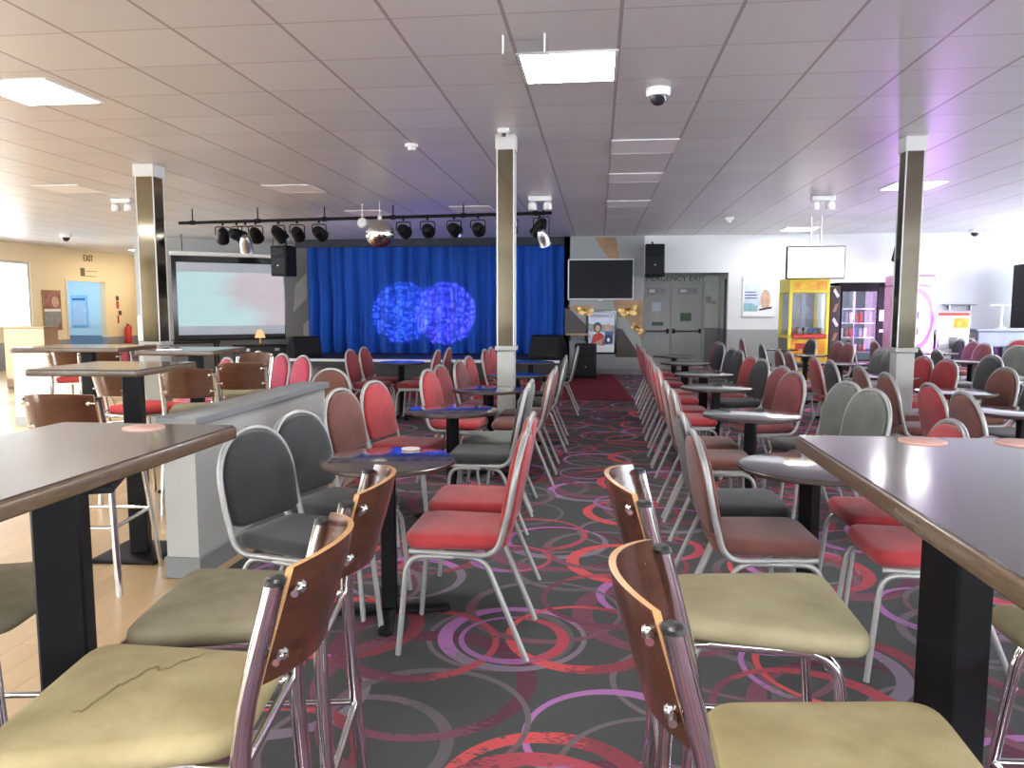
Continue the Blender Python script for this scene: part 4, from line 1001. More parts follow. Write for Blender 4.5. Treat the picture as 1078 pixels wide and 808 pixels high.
wb = thing('round_fitting', 'white round spotlight hanging left of the mirror ball', 'spotlight', (-3.42, 10.9, 2.61))
MB().lathe([(0, -.04), (.05, -.035), (.078, 0), (.06, .04), (0, .05)], 24, T=lambda p: (p.x, -p.z, p.y)).build('head', M['whitep'], wb)
MB().tube([(0, 0, .05), (0, 0, CEIL - 2.61 - .001)], .008, 6).build('stem', M['whitep'], wb)

# ------------------------------------------------------------------ mural wall: TV, poster, painted shapes, lamp decorations
def flatpoly(pts, y0, y1): return MB().prism([(x, z) for x, z in pts], y0, y1, T=lambda p: (p.x, p.z, p.y))
def mural(name, pts, m, label, y=YB):
    tag(flatpoly(pts, y - .004, y - .0005).build(name, M[m], smooth=False), label, 'mural')
mural('wall_shape', [(-.70, .86), (-.08, .86), (-.55, 1.32), (-.70, 1.40)], 'brownp', 'dark brown painted shape on the wall left of the framed poster')
mural('wall_shape', [(.36, .36), (.90, .36), (.50, .95), (.36, .98)], 'brownp', 'dark brown painted shape on the wall right of the framed poster')
mural('wall_shape', [(.30, 1.55), (.92, 1.55), (.92, .70), (.70, 1.05), (.34, 1.38)], 'copper', 'bronze painted shape under the television, right of the poster')
mural('wall_shape', [(-.1, 2.84), (.34, 2.84), (.42, 2.42), (.20, 2.42)], 'copper', 'bronze painted streak above the television')
mural('wall_shape', [(-.66, 1.44), (-.10, 1.44), (-.2, 1.30), (-.45, 1.30)], 'copper', 'bronze painted streak left above the framed poster')
da = math.atan2(2.28, 3.07)
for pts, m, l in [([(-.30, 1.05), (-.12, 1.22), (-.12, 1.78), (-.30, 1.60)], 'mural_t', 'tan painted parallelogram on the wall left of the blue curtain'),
                  ([(.0, 1.28), (.32, 1.62), (.32, 2.2), (.06, 1.92)], 'shapew', 'white parallelogram on the wall left of the blue curtain'),  # flat, very pale shape laid on the diagonal wall
                  ([(.22, .72), (.36, .72), (.36, 1.14), (.22, 1.0)], 'shapew', 'small white patch low on the wall left of the blue curtain')]:
    o = tag(MB().prism(pts, -.004, -.0005, T=lambda p: (p.x, p.z, p.y)).build('wall_shape', M[m], smooth=False), l, 'mural')
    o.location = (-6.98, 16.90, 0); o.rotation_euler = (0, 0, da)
tv = thing('television', 'black wall television with white frame beside the stage', 'television', (.04, YB, 1.98))
MB().bbox(-.68, .68, -.10, -.05, -.42, .42, .01).build('white_frame', M['whitep'], tv)
MB().box(-.655, .655, -.106, -.101, -.395, .395).build('dark_screen', M['tvblack'], tv, smooth=False)
MB().bbox(-.2, .2, -.05, -.001, -.15, .15, .005).build('wall_bracket', M['black'], tv)
MB().bbox(-.05, .05, -.105, -.07, -.445, -.425, .004).build('sensor_lip', M['whitep'], tv)
def poster(name, label, x, y, z, w, h, frame, back, rz=0.0, cat='poster', fw=.03):
    t = thing(name, label, cat, (x, y, z), rz)
    MB().bbox(-w / 2, w / 2, -.03, -.001, -h / 2, h / 2, .006).build('frame', M[frame], t)
    MB().box(-w / 2 + fw, w / 2 - fw, -.033, -.0301, -h / 2 + fw, h / 2 - fw).build('print', M[back], t, smooth=False)
    return t
def pshape(t, pts, m, k, name='print_shape'):
    d = -.033 - .0012 * k
    MB().prism(pts, d, d + .001, T=lambda p: (p.x, p.z, p.y)).build(name, M[m], t, smooth=False)
def oval(cx, cz, a, b, n=20): return [(cx + a * math.cos(2 * PI * k / n), cz + b * math.sin(2 * PI * k / n)) for k in range(n)]
UP = (PI / 2, 0, 0)
p1 = poster('framed_poster', 'black framed poster headed EXPERIENCE with figures, below the television', .065, YB - .005, .885, .64, .92, 'blackg', 'paperb', fw=.05)
pshape(p1, [(-.27, -.42), (.27, -.42), (.27, -.28), (-.27, -.25)], 'paper', 1)
pshape(p1, [(-.27, .18), (.27, .14), (.27, -.02), (-.27, .02)], 'greyp', 1)
pshape(p1, oval(-.08, .10, .085, .11), 'brownp', 2); pshape(p1, oval(-.075, .08, .05, .07), 'skin', 3)
pshape(p1, [(-.22, -.25), (.06, -.28), (.05, -.06), (-.04, .0), (-.16, -.05)], 'redp', 3); pshape(p1, [(-.20, -.26), (.02, -.26), (.04, -.12), (-.1, -.2)], 'skin', 4)
pshape(p1, [(.05, -.26), (.24, -.24), (.25, .02), (.08, .02)], 'bluep', 3); pshape(p1, oval(.14, .10, .06, .08), 'skin', 4)
pshape(p1, oval(.15, -.15, .085, .10), 'navyp', 4); pshape(p1, oval(.15, -.16, .03, .04), 'paper', 5)
text('lettering', 'EXPERIENCE', .085, (0, -.036, .335), UP, M['navyp'], p1, .001, 1.0)
def bird(label, x, z, s, rz):
    t = thing('wall_sconce', label, 'wall decoration', (x, YB - .004, z)); t.scale = (s, s, s); t.rotation_euler = (0, rz, 0)
    MB().lathe([(0, -.03), (.05, -.03), (.05, 0), (0, 0)], 14, T=lambda p: (p.x, -.03 - p.z, p.y)).build('back_plate', M['gold'], t)
    for k, (a, L) in enumerate(((.35, .24), (2.7, .22), (-.35, .2), (3.4, .18), (1.4, .14))):
        ca, sa = math.cos(a), math.sin(a)
        MB().loft([[(L * q * ca - wv * sgn * sa, -.05 - .05 * math.sin(q * 2.4) - .004 * tt, L * q * sa + wv * sgn * ca) for sgn, tt in ((1, 0), (-1, 0), (-1, 1), (1, 1))] for q, wv in ((.05, .012), (.35, .045), (.7, .05), (1.0, .008))]).build('leaf', M['gold'], t)
    MB().lathe([(0, -.02), (.018, -.014), (.022, 0), (.016, .016), (0, .02)], 10, T=lambda p: (p.x, p.y - .1, p.z)).build('bulb', M['lampglow'], t)
bird('gold leaf-shaped wall lamp left above the framed poster', -.28, 1.30, .85, .1)
bird('gold leaf-shaped wall lamp right above the framed poster', .60, 1.30, 1.0, -.25)
bird('gold leaf-shaped wall lamp at the mural edge beside the exit doors', .80, .95, .75, .6)
sh = thing('corner_shelf', 'small wooden ledge on the mural wall beside the stage curtain', 'shelf', (-.42, 15.95, .82))
MB().bbox(-.26, .24, -.12, .145, 0, .035, .006).build('board', M['pine'], sh)
MB().bbox(-.2, -.16, -.05, .145, -.12, 0, .004).bbox(.14, .18, -.05, .145, -.12, 0, .004).build('bracket', M['black'], sh)
# gold table lamp under the projector screen
gl = thing('table_lamp', 'small gold lamp standing on a black box below the projector screen', 'lamp', (-7.04, 15.25, .62))
MB().lathe([(0, 0), (.09, 0), (.08, .02), (.02, .04), (.015, .16), (0, .16)], 16).build('base', M['gold'], gl)
MB().lathe([(.11, .15), (.05, .32), (.044, .32), (.10, .15)], 16).build('lamp_shade', M['lampglow'], gl)
bx = thing('flight_case', 'black equipment case under the projector screen', 'case', (-7.05, 15.25, .001), da)
MB().bbox(-.5, .5, -.22, .22, 0, .60, .012).build('body', M['dark'], bx)
MB().bbox(-.52, .52, -.24, .24, .60, .618, .006).build('lid', M['black'], bx)
for sx in (-.3, .3): MB().bbox(sx - .05, sx + .05, -.235, -.22, .50, .56, .004).build('latch', M['steel'], bx)
ta = thing('side_table', 'low dark side table standing behind the mirrored pillar by the screen', 'table', (-8.15, 14.45, .001), da)
MB().bbox(-.55, .55, -.22, .22, .68, .72, .006).build('tabletop', M['black'], ta)
for sx in (-.5, .5):
    for sy in (-.18, .18): MB().bbox(sx - .02, sx + .02, sy - .02, sy + .02, 0, .68, .003).build('leg', M['black'], ta)

# ------------------------------------------------------------------ emergency exit
def leaf(x0, x1, label, hinge):
    t = thing('exit_door', label, 'door', (x0, 17.3, 0)); w = x1 - x0
    MB().bbox(.004, w - .004, -.05, -.002, .004, 1.93, .004).build('door_leaf', M['doorp'], t)
    MB().tube([(.06, -.10, .88), (w - .06, -.10, .88)], .016, 8).build('push_bar', M['ink'], t)
    for x in (.06, w - .06): MB().bbox(x - .025, x + .025, -.12, -.05, .83, .93, .006).build('bar_mount', M['black'], t)
    MB().bbox(.14, w - .12, -.056, -.051, 1.69, 1.83, .002).build('notice_plate', M['greyp'], t)
    MB().box(w / 2 - .15, w / 2 - .02, -.0575, -.0565, 1.73, 1.80).build('notice_print', M['paper'], t, smooth=False)
    MB().bbox(.01, w - .01, -.054, -.0505, .02, .78, .001).build('kick_plate', M['doorp'], t)
    return t
dl = leaf(.94, 1.590, 'left leaf of the grey emergency exit doors', 0)
MB().bbox(.25, .50, -.056, -.051, 1.0, 1.08, .002).build('green_notice', M['green'], dl)
MB().bbox(.24, .44, -.056, -.051, 1.32, 1.52, .002).build('paper_notice', M['paperb'], dl)
dr = leaf(1.605, 2.29, 'right leaf of the grey emergency exit doors', 1)
MB().bbox(.20, .44, -.056, -.051, 1.10, 1.28, .002).build('green_notice', M['green'], dr)
struct('trim_2', MB().box(1.588, 1.607, 17.24, 17.3, 0, 1.93).box(2.29, 2.34, 17.24, 17.3, 0, 1.96).box(.93, 2.34, 17.24, 17.3, 1.93, 1.965), M['doorp'])
ee = thing('emergency_exit_sign', 'large green EMERGENCY EXIT lettering above the grey exit doors', 'sign', (1.645, 17.3, 2.035))
text('lettering', 'EMERGENCY EXIT', .175, (0, -.008, 0), UP, M['green'], ee, .004, .98)
wp = thing('alcove_notices', 'small dark notices on the alcove wall right of the exit doors', 'notice', (2.46, 17.3, 1.55))
MB().bbox(-.10, .02, -.006, 0, -.05, .10, .002).bbox(.03, .12, -.006, 0, -.07, .0, .002).each('notice_plate', M['greyp'], wp)

# ------------------------------------------------------------------ left wall: sign, notices, extinguisher, pictures (facing +X)
RX = (PI / 2, 0, PI / 2)
ex = thing('exit_sign', 'EXIT lettering high on the cream wall above the corridor doorway', 'sign', (XL, 18.47, 2.66), PI / 2)
text('lettering', 'EXIT', .23, (0, -.008, 0), UP, M['bronzeink'], ex, .005, .82)
es = thing('direction_plaque', 'small plaque with a dark symbol under the EXIT lettering', 'sign', (XL, 18.45, 2.30), PI / 2)
MB().bbox(-.30, -.14, -.012, 0, -.10, .11, .004).build('symbol', M['bronzeink'], es)
MB().bbox(-.10, .36, -.006, 0, .03, .05, .002).bbox(-.12, .34, -.006, 0, -.10, -.08, .002).each('text_line', M['gold'], es)
fp = poster('framed_picture', 'framed dusty red and grey poster on the cream wall by the windows', XL, 17.04, 1.34, .62, .96, 'gold', 'reddishp', PI / 2)
pshape(fp, [(-.28, -.45), (.10, -.45), (.28, -.20), (.28, -.03), (-.28, -.03)], 'greyp', 1); pshape(fp, [(-.28, -.03), (.28, -.03), (.28, .03), (-.28, .03)], 'paper', 2); pshape(fp, oval(.10, .20, .13, .13), 'skin', 1)
bp = poster('framed_picture', 'blue framed poster inside the corridor beyond the doorway', -14.66, 20.2, 1.31, .50, .90, 'cyanp', 'cyanp', 0)
pshape(bp, [(-.2, -.38), (.2, -.38), (.2, .26), (-.2, .26)], 'paperb', 1); pshape(bp, [(-.2, .31), (.2, .31), (.2, .36), (-.2, .36)], 'bluep', 1)
for i, (z, w, h) in enumerate(((1.66, .12, .12), (1.48, .10, .20), (1.26, .13, .12), (1.08, .06, .22))):
    tag(MB().bbox(-w / 2, w / 2, -.012, 0, -h / 2, h / 2, .003).build('safety_notice', M['ink'] if i % 2 == 0 else M['redp'], loc=(XL, 19.62 + (.06 if i == 2 else -.03), z), rot=(0, 0, PI / 2)),
        ('small dark notice, topmost above the fire extinguisher', 'small red notice, second from the top above the extinguisher', 'small dark notice, third from the top above the extinguisher', 'narrow red notice right above the fire extinguisher')[i], 'notice')
fe = thing('fire_extinguisher', 'red fire extinguisher hanging on the cream wall beside the doorway', 'fire extinguisher', (XL + .119, 19.83, .42))
MB().lathe([(0, 0), (.085, 0), (.09, .02), (.09, .40), (.06, .47), (.025, .49), (0, .49)], 20).build('cylinder', M['redp'], fe)
MB().lathe([(0, .48), (.025, .48), (.025, .53), (0, .53)], 12).tube([(0, 0, .52), (.02, -.10, .54)], .012, 6).build('valve', M['black'], fe)
MB().tube(fillet([(.02, .03, .51), (.03, .12, .46), (.02, .11, .14)], .04, 5), .010, 6).build('hose', M['black'], fe)
MB().bbox(-.12, -.088, -.04, .04, .10, .40, .004).build('wall_bracket', M['steel'], fe)
wlamp = thing('wall_light', 'bright lit wall light box at the end of the cream wall', 'light', (-12.2, 20.5, 2.12))
MB().bbox(-.34, .34, -.10, -.001, -.34, .34, .02).build('diffuser', M['doorglow'], wlamp)
MB().bbox(-.36, .36, -.03, -.0005, -.36, .36, .006).build('back_plate', M['whitep'], wlamp)

# ------------------------------------------------------------------ right back wall: poster, hung television, machines
wp2 = poster('wall_poster', 'pale poster with blue, teal and warm shapes on the white back wall', 3.24, YB, 1.62, .64, .82, 'whitep', 'paper')
pshape(wp2, [(-.28, -.22), (.0, -.22), (.28, .1), (.28, .37), (-.28, .37)], 'paperb', 1); pshape(wp2, [(-.29, -.30), (-.02, -.30), (.0, -.2), (-.12, -.14), (-.29, -.13)], 'teal', 2)
pshape(wp2, oval(.14, -.06, .10, .20), 'skin', 2); pshape(wp2, [(.02, -.29), (.27, -.24), (.27, -.20), (.02, -.25)], 'brownp', 3)
for i in range(3): pshape(wp2, [(-.27, .08 - i * .06), (-.02 - .03 * (i == 0), .08 - i * .06), (-.02 - .03 * (i == 0), .10 - i * .06), (-.27, .10 - i * .06)], 'bluep', 3)
tv2 = thing('television', 'bright white television hung from the ceiling above the crane machine', 'television', (3.50, 13.0, 2.12), 0)
MB().bbox(-.46, .46, -.05, .03, -.265, .265, .012).build('frame', M['black'], tv2)
MB().box(-.44, .44, -.0545, -.0505, -.245, .245).build('lit_screen', M['scrT'], tv2, smooth=False)
for x in (-.08, .08): MB().tube([(x, .01, .26), (x, .01, CEIL - 2.12 - .001)], .012, 8).build('ceiling_pole', M['steel'], tv2)

# yellow crane machine
CX, CY = 3.60, 14.0
cm = thing('crane_machine', 'yellow crane machine with orange front panel against the white wall', 'arcade machine', (CX, CY, .001))
w, d, h = .335, .38, 1.90
b = MB(); b.bbox(-w, w, -d, d, .02, .92, .012); b.build('lower_cabinet', M['yellow'], cm)
MB().bbox(-w, w, -d, d, 1.64, h, .012).build('marquee', M['yellow'], cm)
MB().bbox(-w + .05, w - .05, -d - .006, -d + .002, 1.69, h - .05, .003).build('marquee_print', M['orange'], cm)
pf = MB()
for sx in (-1, 1):
    for sy in (-1, 1): pf.bbox(sx * w - (.055 if sx > 0 else 0), sx * w + (0 if sx > 0 else .055), sy * d - (.055 if sy > 0 else 0), sy * d + (0 if sy > 0 else .055), .92, 1.64, .006)
pf.each('corner_post', M['yellow'], cm)
g_ = MB(); g_.box(-w + .055, w - .055, -d + .02, -d + .026, .92, 1.64).box(-w + .02, -w + .026, -d + .055, d - .055, .92, 1.64).box(w - .026, w - .02, -d + .055, d - .055, .92, 1.64)
g_.each('glass', M['acrylic'], cm, smooth=False)
MB().box(-w + .06, w - .06, d - .03, d - .02, .92, 1.64).build('back_mirror', M['greyp'], cm, smooth=False)
MB().bbox(-.035, .035, -.02, .05, .94, 1.64, .004).build('inner_post', M['bluegrey'], cm)
MB().bbox(-w + .06, w - .06, -d - .12, -d + .01, .86, .94, .015).build('control_shelf', M['redp'], cm)
MB().lathe([(0, 0), (.012, 0), (.012, .06), (.024, .07), (.026, .09), (.018, .11), (0, .115)], 14, cx=-.1, cy=-d - .05, T=lambda p: (p.x, p.y, p.z + .94)).build('joystick', M['black'], cm)
MB().bbox(-w + .05, w - .05, -d - .008, -d + .002, .12, .84, .003).build('front_print', M['orange'], cm)
MB().bbox(-w + .12, w - .18, -d - .012, -d - .007, .68, .78, .002).build('red_banner', M['redp'], cm)
MB().bbox(.02, w - .08, -d - .013, -d - .008, .18, .42, .003).build('prize_flap', M['brownp'], cm)
for sx in (-1, 1): MB().tube(fillet([(sx * .06, .0, 1.40), (sx * .08, 0, 1.33), (sx * .02, 0, 1.27)], .02, 3), .006, 6).tube([(0, 0, 1.64), (0, 0, 1.42), (sx * .06, 0, 1.40)], .008, 6).build('claw', M['steel'], cm)
MB().bbox(-w - .004, -w + .004, -d + .06, d - .06, .2, .86, .002).build('side_print', M['greyg'], cm)
for k in range(8):
    x = CX - .24 + .16 * (k % 4); y = CY - .22 + .22 * (k // 4); r = .065
    tag(MB().lathe([(0, -r), (r * .7, -r * .7), (r, 0), (r * .7, r * .7), (0, r)], 14).build('prize_ball', SNACK[k % 5], loc=(x, y, .924 + r)), 'small round prize lying on the floor of the yellow crane machine', 'prize', 'prizes in the crane machine')
# black drinks and snack machine
vx, vy = 4.74, 14.75
vm = thing('vending_machine', 'black snack vending machine with lit glass front against the white wall', 'vending machine', (vx, vy, .001))
w, d, h = .43, .36, 1.84
MB().box(-w, w, d - .03, d, .03, h).box(-w, -w + .04, -d, d, .03, h).box(w - .04, w, -d, d, .03, h).box(-w, w, -d, d, h - .08, h).box(-w, w, -d, d, .03, .42).build('cabinet', M['blackg'], vm, smooth=False)
MB().bbox(w - .20, w - .001, -d - .04, -d, .42, h - .08, .006).build('control_panel', M['black'], vm)
MB().bbox(-w, w - .20, -d - .04, -d - .0, h - .16, h, .006).bbox(-w, w, -d - .04, -d, .03, .44, .006).bbox(-w, -w + .06, -d - .04, -d, .44, h - .16, .006).build('door_frame', M['black'], vm)
MB().box(-w + .06, w - .20, -d - .02, -d - .014, .44, h - .16).build('glass_front', M['glass'], vm, smooth=False)
MB().box(-w + .04, w - .04, d - .045, d - .032, .42, h - .08).build('interior_back', M['vendin'], vm, smooth=False)
for k, z in enumerate((.60, .86, 1.12, 1.38)): MB().bbox(-w + .045, w - .21, -d + .05, d - .06, z - .02, z, .003).build('shelf', M['steel'], vm)
MB().bbox(w - .16, w - .05, -d - .046, -d - .04, 1.15, 1.35, .003).build('keypad', M['steel'], vm)
MB().bbox(w - .15, w - .07, -d - .046, -d - .04, .95, 1.0, .002).build('coin_slot', M['whitep'], vm)
MB().bbox(-w + .12, w - .26, -d - .05, -d - .04, .14, .32, .006).build('delivery_flap', M['plastic'], vm)
for r_, z in enumerate((.60, .86, 1.12)):
    for k in range(7):
        x = vx - w + .10 + .083 * k
        hh = .13 + .03 * ((k * 3 + r_) % 3)
        mb2 = MB().slab(rpoly([(-.032, -.02), (.032, -.02), (.032, .02), (-.032, .02)], .008, 2), 0, hh, .008, 0)
        tag(mb2.build('snack_pack', SNACK[(k * 2 + r_) % 5], loc=(x, vy - d + .12, z + .0015)), 'small snack packet on a shelf inside the black vending machine', 'snack', 'snack packets in the vending machine')
# sculpted wooden column between crane and vending machine
cb = thing('carved_panel', 'brown carved board with white cut-outs between crane and vending machine', 'carved board', (4.21, 14.35, .001))
MB().bbox(-.09, .09, -.10, .10, 0, 1.78, .02).build('board', M['brownp'], cb)
for k in range(6):
    z = .35 + .26 * k; a = .5 if k % 2 else -.35
    MB().slab(rpoly([(-.025, -.09), (.03, -.07), (.025, .09), (-.03, .06)], .015, 3), 0, .012, .005, 0, T=lambda p, z=z, a=a: ((p.x * math.cos(a) - p.y * math.sin(a)) + .01, -.102 - p.z, z + p.x * math.sin(a) + p.y * math.cos(a))).build('cut_out', M['paper'] if k % 2 else M['copper'], cb)
# pink glowing prize machine
px_, py_ = 5.22, 13.6
pm = thing('prize_machine', 'glowing pink and white prize machine behind the mirrored pillar', 'arcade machine', (px_, py_, .001))
w, d, h = .31, .26, 1.93
MB().bbox(-w, w, -d, d, .02, .62, .015).build('lower_cabinet', M['pinkp'], pm)
MB().bbox(-w - .01, w + .01, -d - .02, d, 1.74, h, .03).build('marquee', M['pinkp'], pm)
MB().bbox(-w + .05, w - .05, -d - .028, -d - .021, 1.78, h - .05, .004).build('marquee_light', M['whiteglow'], pm)
for sx in (-1, 1): MB().tube([(sx * (w - .03), -d + .01, .10), (sx * (w - .03), -d + .01, 1.74)], .028, 10).build('neon_tube', M['pinkglow'], pm)
MB().box(-w + .02, w - .02, d - .06, d - .05, .62, 1.74).build('lit_back', M['whiteglow'], pm, smooth=False)
MB().bbox(-w, -w + .03, -d + .05, d, .62, 1.74, .004).bbox(w - .03, w, -d + .05, d, .62, 1.74, .004).each('side_panel', M['pinkp'], pm)
rg = []
for s_ in (1.0, .82): rg.append(oval(0, 1.2, .30 * s_, .52 * s_, 36))
MB().loft([[(x, -d + .0, z) for x, z in rg[0]], [(x, -d - .02, z) for x, z in rg[0]], [(x, -d - .02, z) for x, z in rg[1]], [(x, -d + .0, z) for x, z in rg[1]]], cap=False).build('oval_frame', M['pinkp'], pm)
for z in (.92, 1.2, 1.46): MB().bbox(-.26, .26, -.1, .28, z - .01, z, .002).build('shelf', M['acrylic'], pm)
MB().bbox(-.2, .2, -d - .05, -d, .50, .60, .015).build('control_shelf', M['pinkp'], pm)
for k in range(6):
    x = px_ - .15 + .15 * (k % 3); z = (.92, 1.2)[k // 3]
    tag(MB().slab(rpoly([(-.05, -.04), (.05, -.04), (.05, .04), (-.05, .04)], .02, 3), 0, .13, .02, .01).build('boxed_prize', [SNACK[0], M['pinkp'], SNACK[2]][k % 3], loc=(x, py_ + .08, z + .002)), 'small boxed prize on a shelf of the glowing pink machine', 'prize', 'prizes in the pink machine')
# leaflet stand
ls = thing('leaflet_stand', 'white leaflet stand with posters right of the pink machine', 'leaflet stand', (5.74, 13.12, .001))
MB().bbox(-.25, .25, 0, .03, .25, 1.32, .006).build('back_board', M['paper'], ls)
for sx in (-.22, .22): MB().tube([(sx, .03, 0), (sx, .03, .3)], .012, 6).tube([(sx, -.15, .012), (sx, .18, .012)], .012, 6).build('leg', M['steel'], ls)
MB().bbox(-.24, .24, -.004, 0, 1.26, 1.31, .001).build('red_heading', M['redp'], ls)
MB().bbox(-.23, -.02, -.005, 0, 1.02, 1.24, .001).build('print_panel', M['paperb'], ls); MB().bbox(.0, .23, -.005, 0, 1.06, 1.22, .001).build('print_panel', M['orange'], ls)
for k in range(3):
    for r_ in range(2):
        x = -.165 + .165 * k; z = .82 - .26 * r_
        MB().bbox(x - .07, x + .07, -.04, 0, z - .10, z - .02, .004).build('pocket', M['acrylic'], ls)
        tag(MB().bbox(-.055, .055, -.008, .008, 0, .19, .001).build('leaflet', [M['paper'], M['greyp'], M['paperb']][(k + r_) % 3], loc=(5.74 + x, 13.12 - .02, .001 + z - .095)), 'pale leaflet standing in a pocket of the leaflet stand', 'leaflet', 'leaflets in the stand')
# clear prize box on cabinet, counter
cbn = thing('small_cabinet', 'dark wooden cabinet under the clear prize box', 'cabinet', (6.10, 13.85, .001))
MB().bbox(-.30, .22, -.22, .22, .03, .93, .008).build('body', M['brownp'], cbn)
for sx in (-1, 1): MB().bbox(-.04 + sx * .128 - .12, -.04 + sx * .128 + .12, -.232, -.221, .06, .88, .004).build('door', M['copper'], cbn)
MB().bbox(-.28, .20, -.2, .2, 0, .03, .004).build('plinth', M['black'], cbn)
pb = thing('clear_prize_box', 'clear box of orange balls with dark lid on the small wooden cabinet', 'display box', (6.06, 13.85, .9315))
MB().box(-.19, .19, -.16, -.155, .0, .36).box(-.19, .19, .155, .16, .0, .36).box(-.19, -.185, -.155, .155, .0, .36).box(.185, .19, -.155, .155, .0, .36).build('clear_case', M['acrylic'], pb, smooth=False)
MB().bbox(-.20, .20, -.17, .17, .36, .39, .006).build('lid', M['greyp'], pb)
for k in range(12):
    x = -.135 + .09 * (k % 4); y = -.10 + .10 * (k // 4); r = .044
    tag(MB().lathe([(0, -r), (r * .7, -r * .7), (r, 0), (r * .7, r * .7), (0, r)], 12).build('orange_ball', M['orangeb'], loc=(6.06 + x, 13.85 + y, .9325 + r + .02 * (k % 2))), 'orange ball among others inside the clear prize box', 'ball', 'orange balls in the clear box')
ct = thing('counter', 'blue-grey counter along the right of the back wall', 'counter', (7.9, 14.3, .001))
MB().bbox(-1.35, 1.05, -.28, .28, .08, .98, .008).build('body', M['bluegrey'], ct)
MB().bbox(-1.40, 1.08, -.33, .30, .98, 1.03, .010).build('worktop', M['bluegrey'], ct)
MB().bbox(-1.33, 1.03, -.25, .25, 0, .08, .004).build('plinth', M['black'], ct)
ar = thing('tub_chair', 'navy tub armchair with rounded back beside the deep red chair on the right', 'armchair', (6.25, 12.2, .001), -1.6)
prof = [(.30 * math.cos(t), .30 * math.sin(t)) for t in [math.radians(60 + 10 * k) for k in range(25)]]
rin = [(x * .78, y * .78) for x, y in prof]
MB().loft([[(*q, .12) for q in prof + rin[::-1]], [(*q, .80 if True else 0) for q in prof + rin[::-1]]]).build('back_shell', M['navy'], ar)
MB().slab(rpoly([(-.2, -.22), (.28, -.24), (.28, .24), (-.2, .22)], .06, 4), .12, .44, .05, .01).build('seat', M['navy'], ar)
for sx, sy in ((-.16, -.16), (-.16, .16), (.2, -.18), (.2, .18)): MB().bbox(sx - .02, sx + .02, sy - .02, sy + .02, 0, .12, .004).build('leg', M['black'], ar)
gm = thing('game_machine', 'tall black quiz machine at the right edge of the back wall', 'arcade machine', (8.12, 15.25, .001), -.1)
MB().prism(rpoly([(-.36, 0), (.36, 0), (.36, 2.20), (-.10, 2.20), (-.30, 1.85), (-.22, 1.30), (-.36, 1.12)], .03, 3), -.29, .29, T=lambda p: (p.z, p.x, p.y)).build('cabinet', M['plastic'], gm, ang=30)
MB().box(-.24, .24, -.292, -.286, 1.38, 1.80, T=lambda p: (p.x, p.y + .02 - (p.z - 1.4) * .12, p.z)).build('screen', M['blackg'], gm, smooth=False)
MB().bbox(-.26, .26, -.40, -.34, 1.05, 1.12, .01).build('control_shelf', M['black'], gm)
MB().bbox(-.24, .24, -.27, -.2, 1.98, 2.12, .005, T=lambda p: (p.x, p.y + .01, p.z)).build('marquee', M['paperb'], gm)
sp_ = thing('shelf_lamp', 'white pole lamp standing on the counter at the right edge', 'lamp', (7.02, 14.25, 1.0315))
MB().lathe([(0, 0), (.09, 0), (.09, .015), (.02, .03), (.018, .40), (0, .40)], 16).build('pole', M['whitep'], sp_)
MB().bbox(-.20, .12, -.03, .03, .39, .42, .006).build('lamp_bar', M['whitep'], sp_)
ws2 = thing('wall_shelf', 'thin grey shelf on the white back wall near the quiz machine', 'shelf', (7.15, YB, 1.44))
MB().bbox(-.35, .25, -.14, -.001, 0, .022, .004).build('board', M['greyp'], ws2)
for sx in (-.25, .15): MB().bbox(sx, sx + .02, -.10, -.001, -.09, 0, .003).build('bracket', M['steel'], ws2)

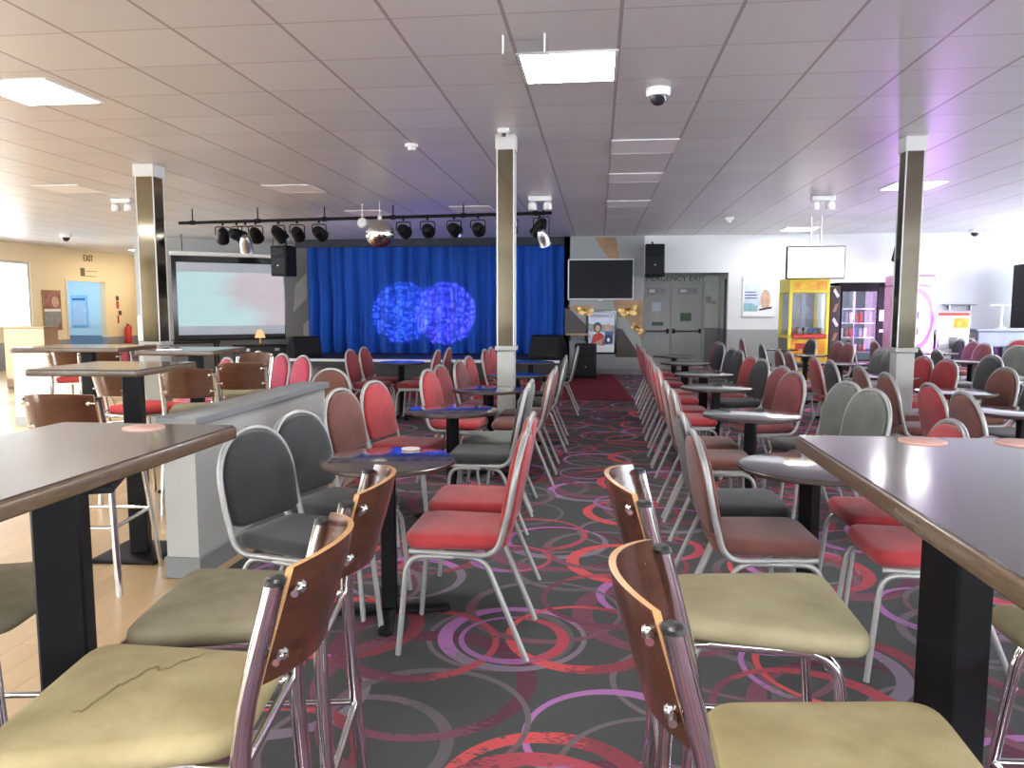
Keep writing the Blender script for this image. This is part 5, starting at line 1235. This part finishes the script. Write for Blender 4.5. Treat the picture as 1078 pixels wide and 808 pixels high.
# ------------------------------------------------------------------ light
w = bpy.data.worlds.new('World'); SC.world = w; w.use_nodes = True
bg = w.node_tree.nodes['Background']; bg.inputs[0].default_value = (0.86, 0.93, 1.0, 1); bg.inputs[1].default_value = 9.0
sun = bpy.data.lights.new('sun', 'SUN'); sun.energy = 9.0; sun.angle = .02; sun.color = (1.0, .93, .82)
so = bpy.data.objects.new('sun', sun); COL.objects.link(so)
so.rotation_euler = Vector((.90, .42, -.235)).to_track_quat('-Z', 'Y').to_euler(); so.location = (-20, 0, 8)
def spot(name, loc, target, col, e, ang, gobo=True, blend=.12):
    l = bpy.data.lights.new(name, 'SPOT'); l.energy = e; l.color = col; l.spot_size = ang; l.spot_blend = blend; l.shadow_soft_size = .012
    o = bpy.data.objects.new(name, l); COL.objects.link(o); o.location = loc
    o.rotation_euler = (Vector(target) - Vector(loc)).to_track_quat('-Z', 'Y').to_euler()
    if gobo:
        l.use_nodes = True; nt = l.node_tree; em = nt.nodes['Emission']
        tc = N(nt, 'ShaderNodeTexCoord'); vo = N(nt, 'ShaderNodeTexVoronoi', feature='DISTANCE_TO_EDGE'); setin(vo, 'Scale', 44.0)
        nz = N(nt, 'ShaderNodeTexNoise'); setin(nz, 'Scale', 16.0)
        nt.links.new(tc.outputs['Normal'], nz.inputs['Vector'])
        mixv = vmth(nt, 'ADD', tc.outputs['Normal'], vmth(nt, 'MULTIPLY', nz.outputs['Color'], (.05, .05, .05)).outputs[0]).outputs[0]
        nt.links.new(mixv, vo.inputs['Vector'])
        rp = N(nt, 'ShaderNodeValToRGB'); rp.color_ramp.elements[0].position = .05; rp.color_ramp.elements[0].color = (.12, .12, .12, 1); rp.color_ramp.elements[1].position = .22
        nt.links.new(vo.outputs['Distance'], rp.inputs[0]); nt.links.new(rp.outputs[0], em.inputs['Strength'])
    return o
spot('gobo_light', (-2.83, 11.02, 2.40), (-4.25, 16.35, 1.32), (.55, .38, 1.0), 4200, .235)
spot('gobo_light', (-2.47, 11.02, 2.40), (-3.30, 16.35, 1.30), (1.0, .22, 1.0), 4600, .245)
spot('curtain_wash', (-4.6, 10.95, 2.40), (-4.2, 16.35, 1.9), (.45, .6, 1.0), 60, .9, False, .8)
spot('curtain_wash', (-2.0, 10.95, 2.42), (-2.0, 16.35, 1.9), (.45, .6, 1.0), 60, .9, False, .8)
for x_, y_, l_, m_ in ((-14.7, 18.2, 'bluish square ceiling light inside the corridor beyond the doorway', emis('cool_diffuser', (.50, .78, 1.0), 34.0)),
                      (-11.9, 18.3, 'warm square ceiling light before the exit sign on the cream wall', emis('warm_diffuser', (1.0, .80, .50), 32.0))):
    t_ = led(x_, y_, l_)
    for c_ in t_.children:
        if c_.name.startswith('diffuser'): c_.data.materials.clear(); c_.data.materials.append(m_)

# ------------------------------------------------------------------ camera
F = 800.0
pitch = math.atan(79 / F); yaw = math.atan(91 / F * math.cos(pitch))
cam = bpy.data.cameras.new('camera'); cam.sensor_fit = 'HORIZONTAL'; cam.sensor_width = 36.0; cam.lens = F / 1078 * 36.0; cam.clip_start = .05; cam.clip_end = 100
cobj = bpy.data.objects.new('camera', cam); COL.objects.link(cobj); cobj.location = (0, 0, 1.37); cobj.rotation_euler = (PI / 2 - pitch, 0, yaw)
SC.camera = cobj
vs = SC.view_settings; vs.view_transform = 'Standard'; vs.look = 'None'; vs.gamma = 1.0; vs.use_curve_mapping = False; vs.exposure = 1.05
SC.cycles.max_bounces = 8; SC.cycles.diffuse_bounces = 4; SC.cycles.glossy_bounces = 4; SC.cycles.transparent_max_bounces = 12
SC.cycles.caustics_reflective = False; SC.cycles.caustics_refractive = False; SC.cycles.sample_clamp_indirect = 6.0
SC.cycles.use_denoising = True
bpy.context.view_layer.update()
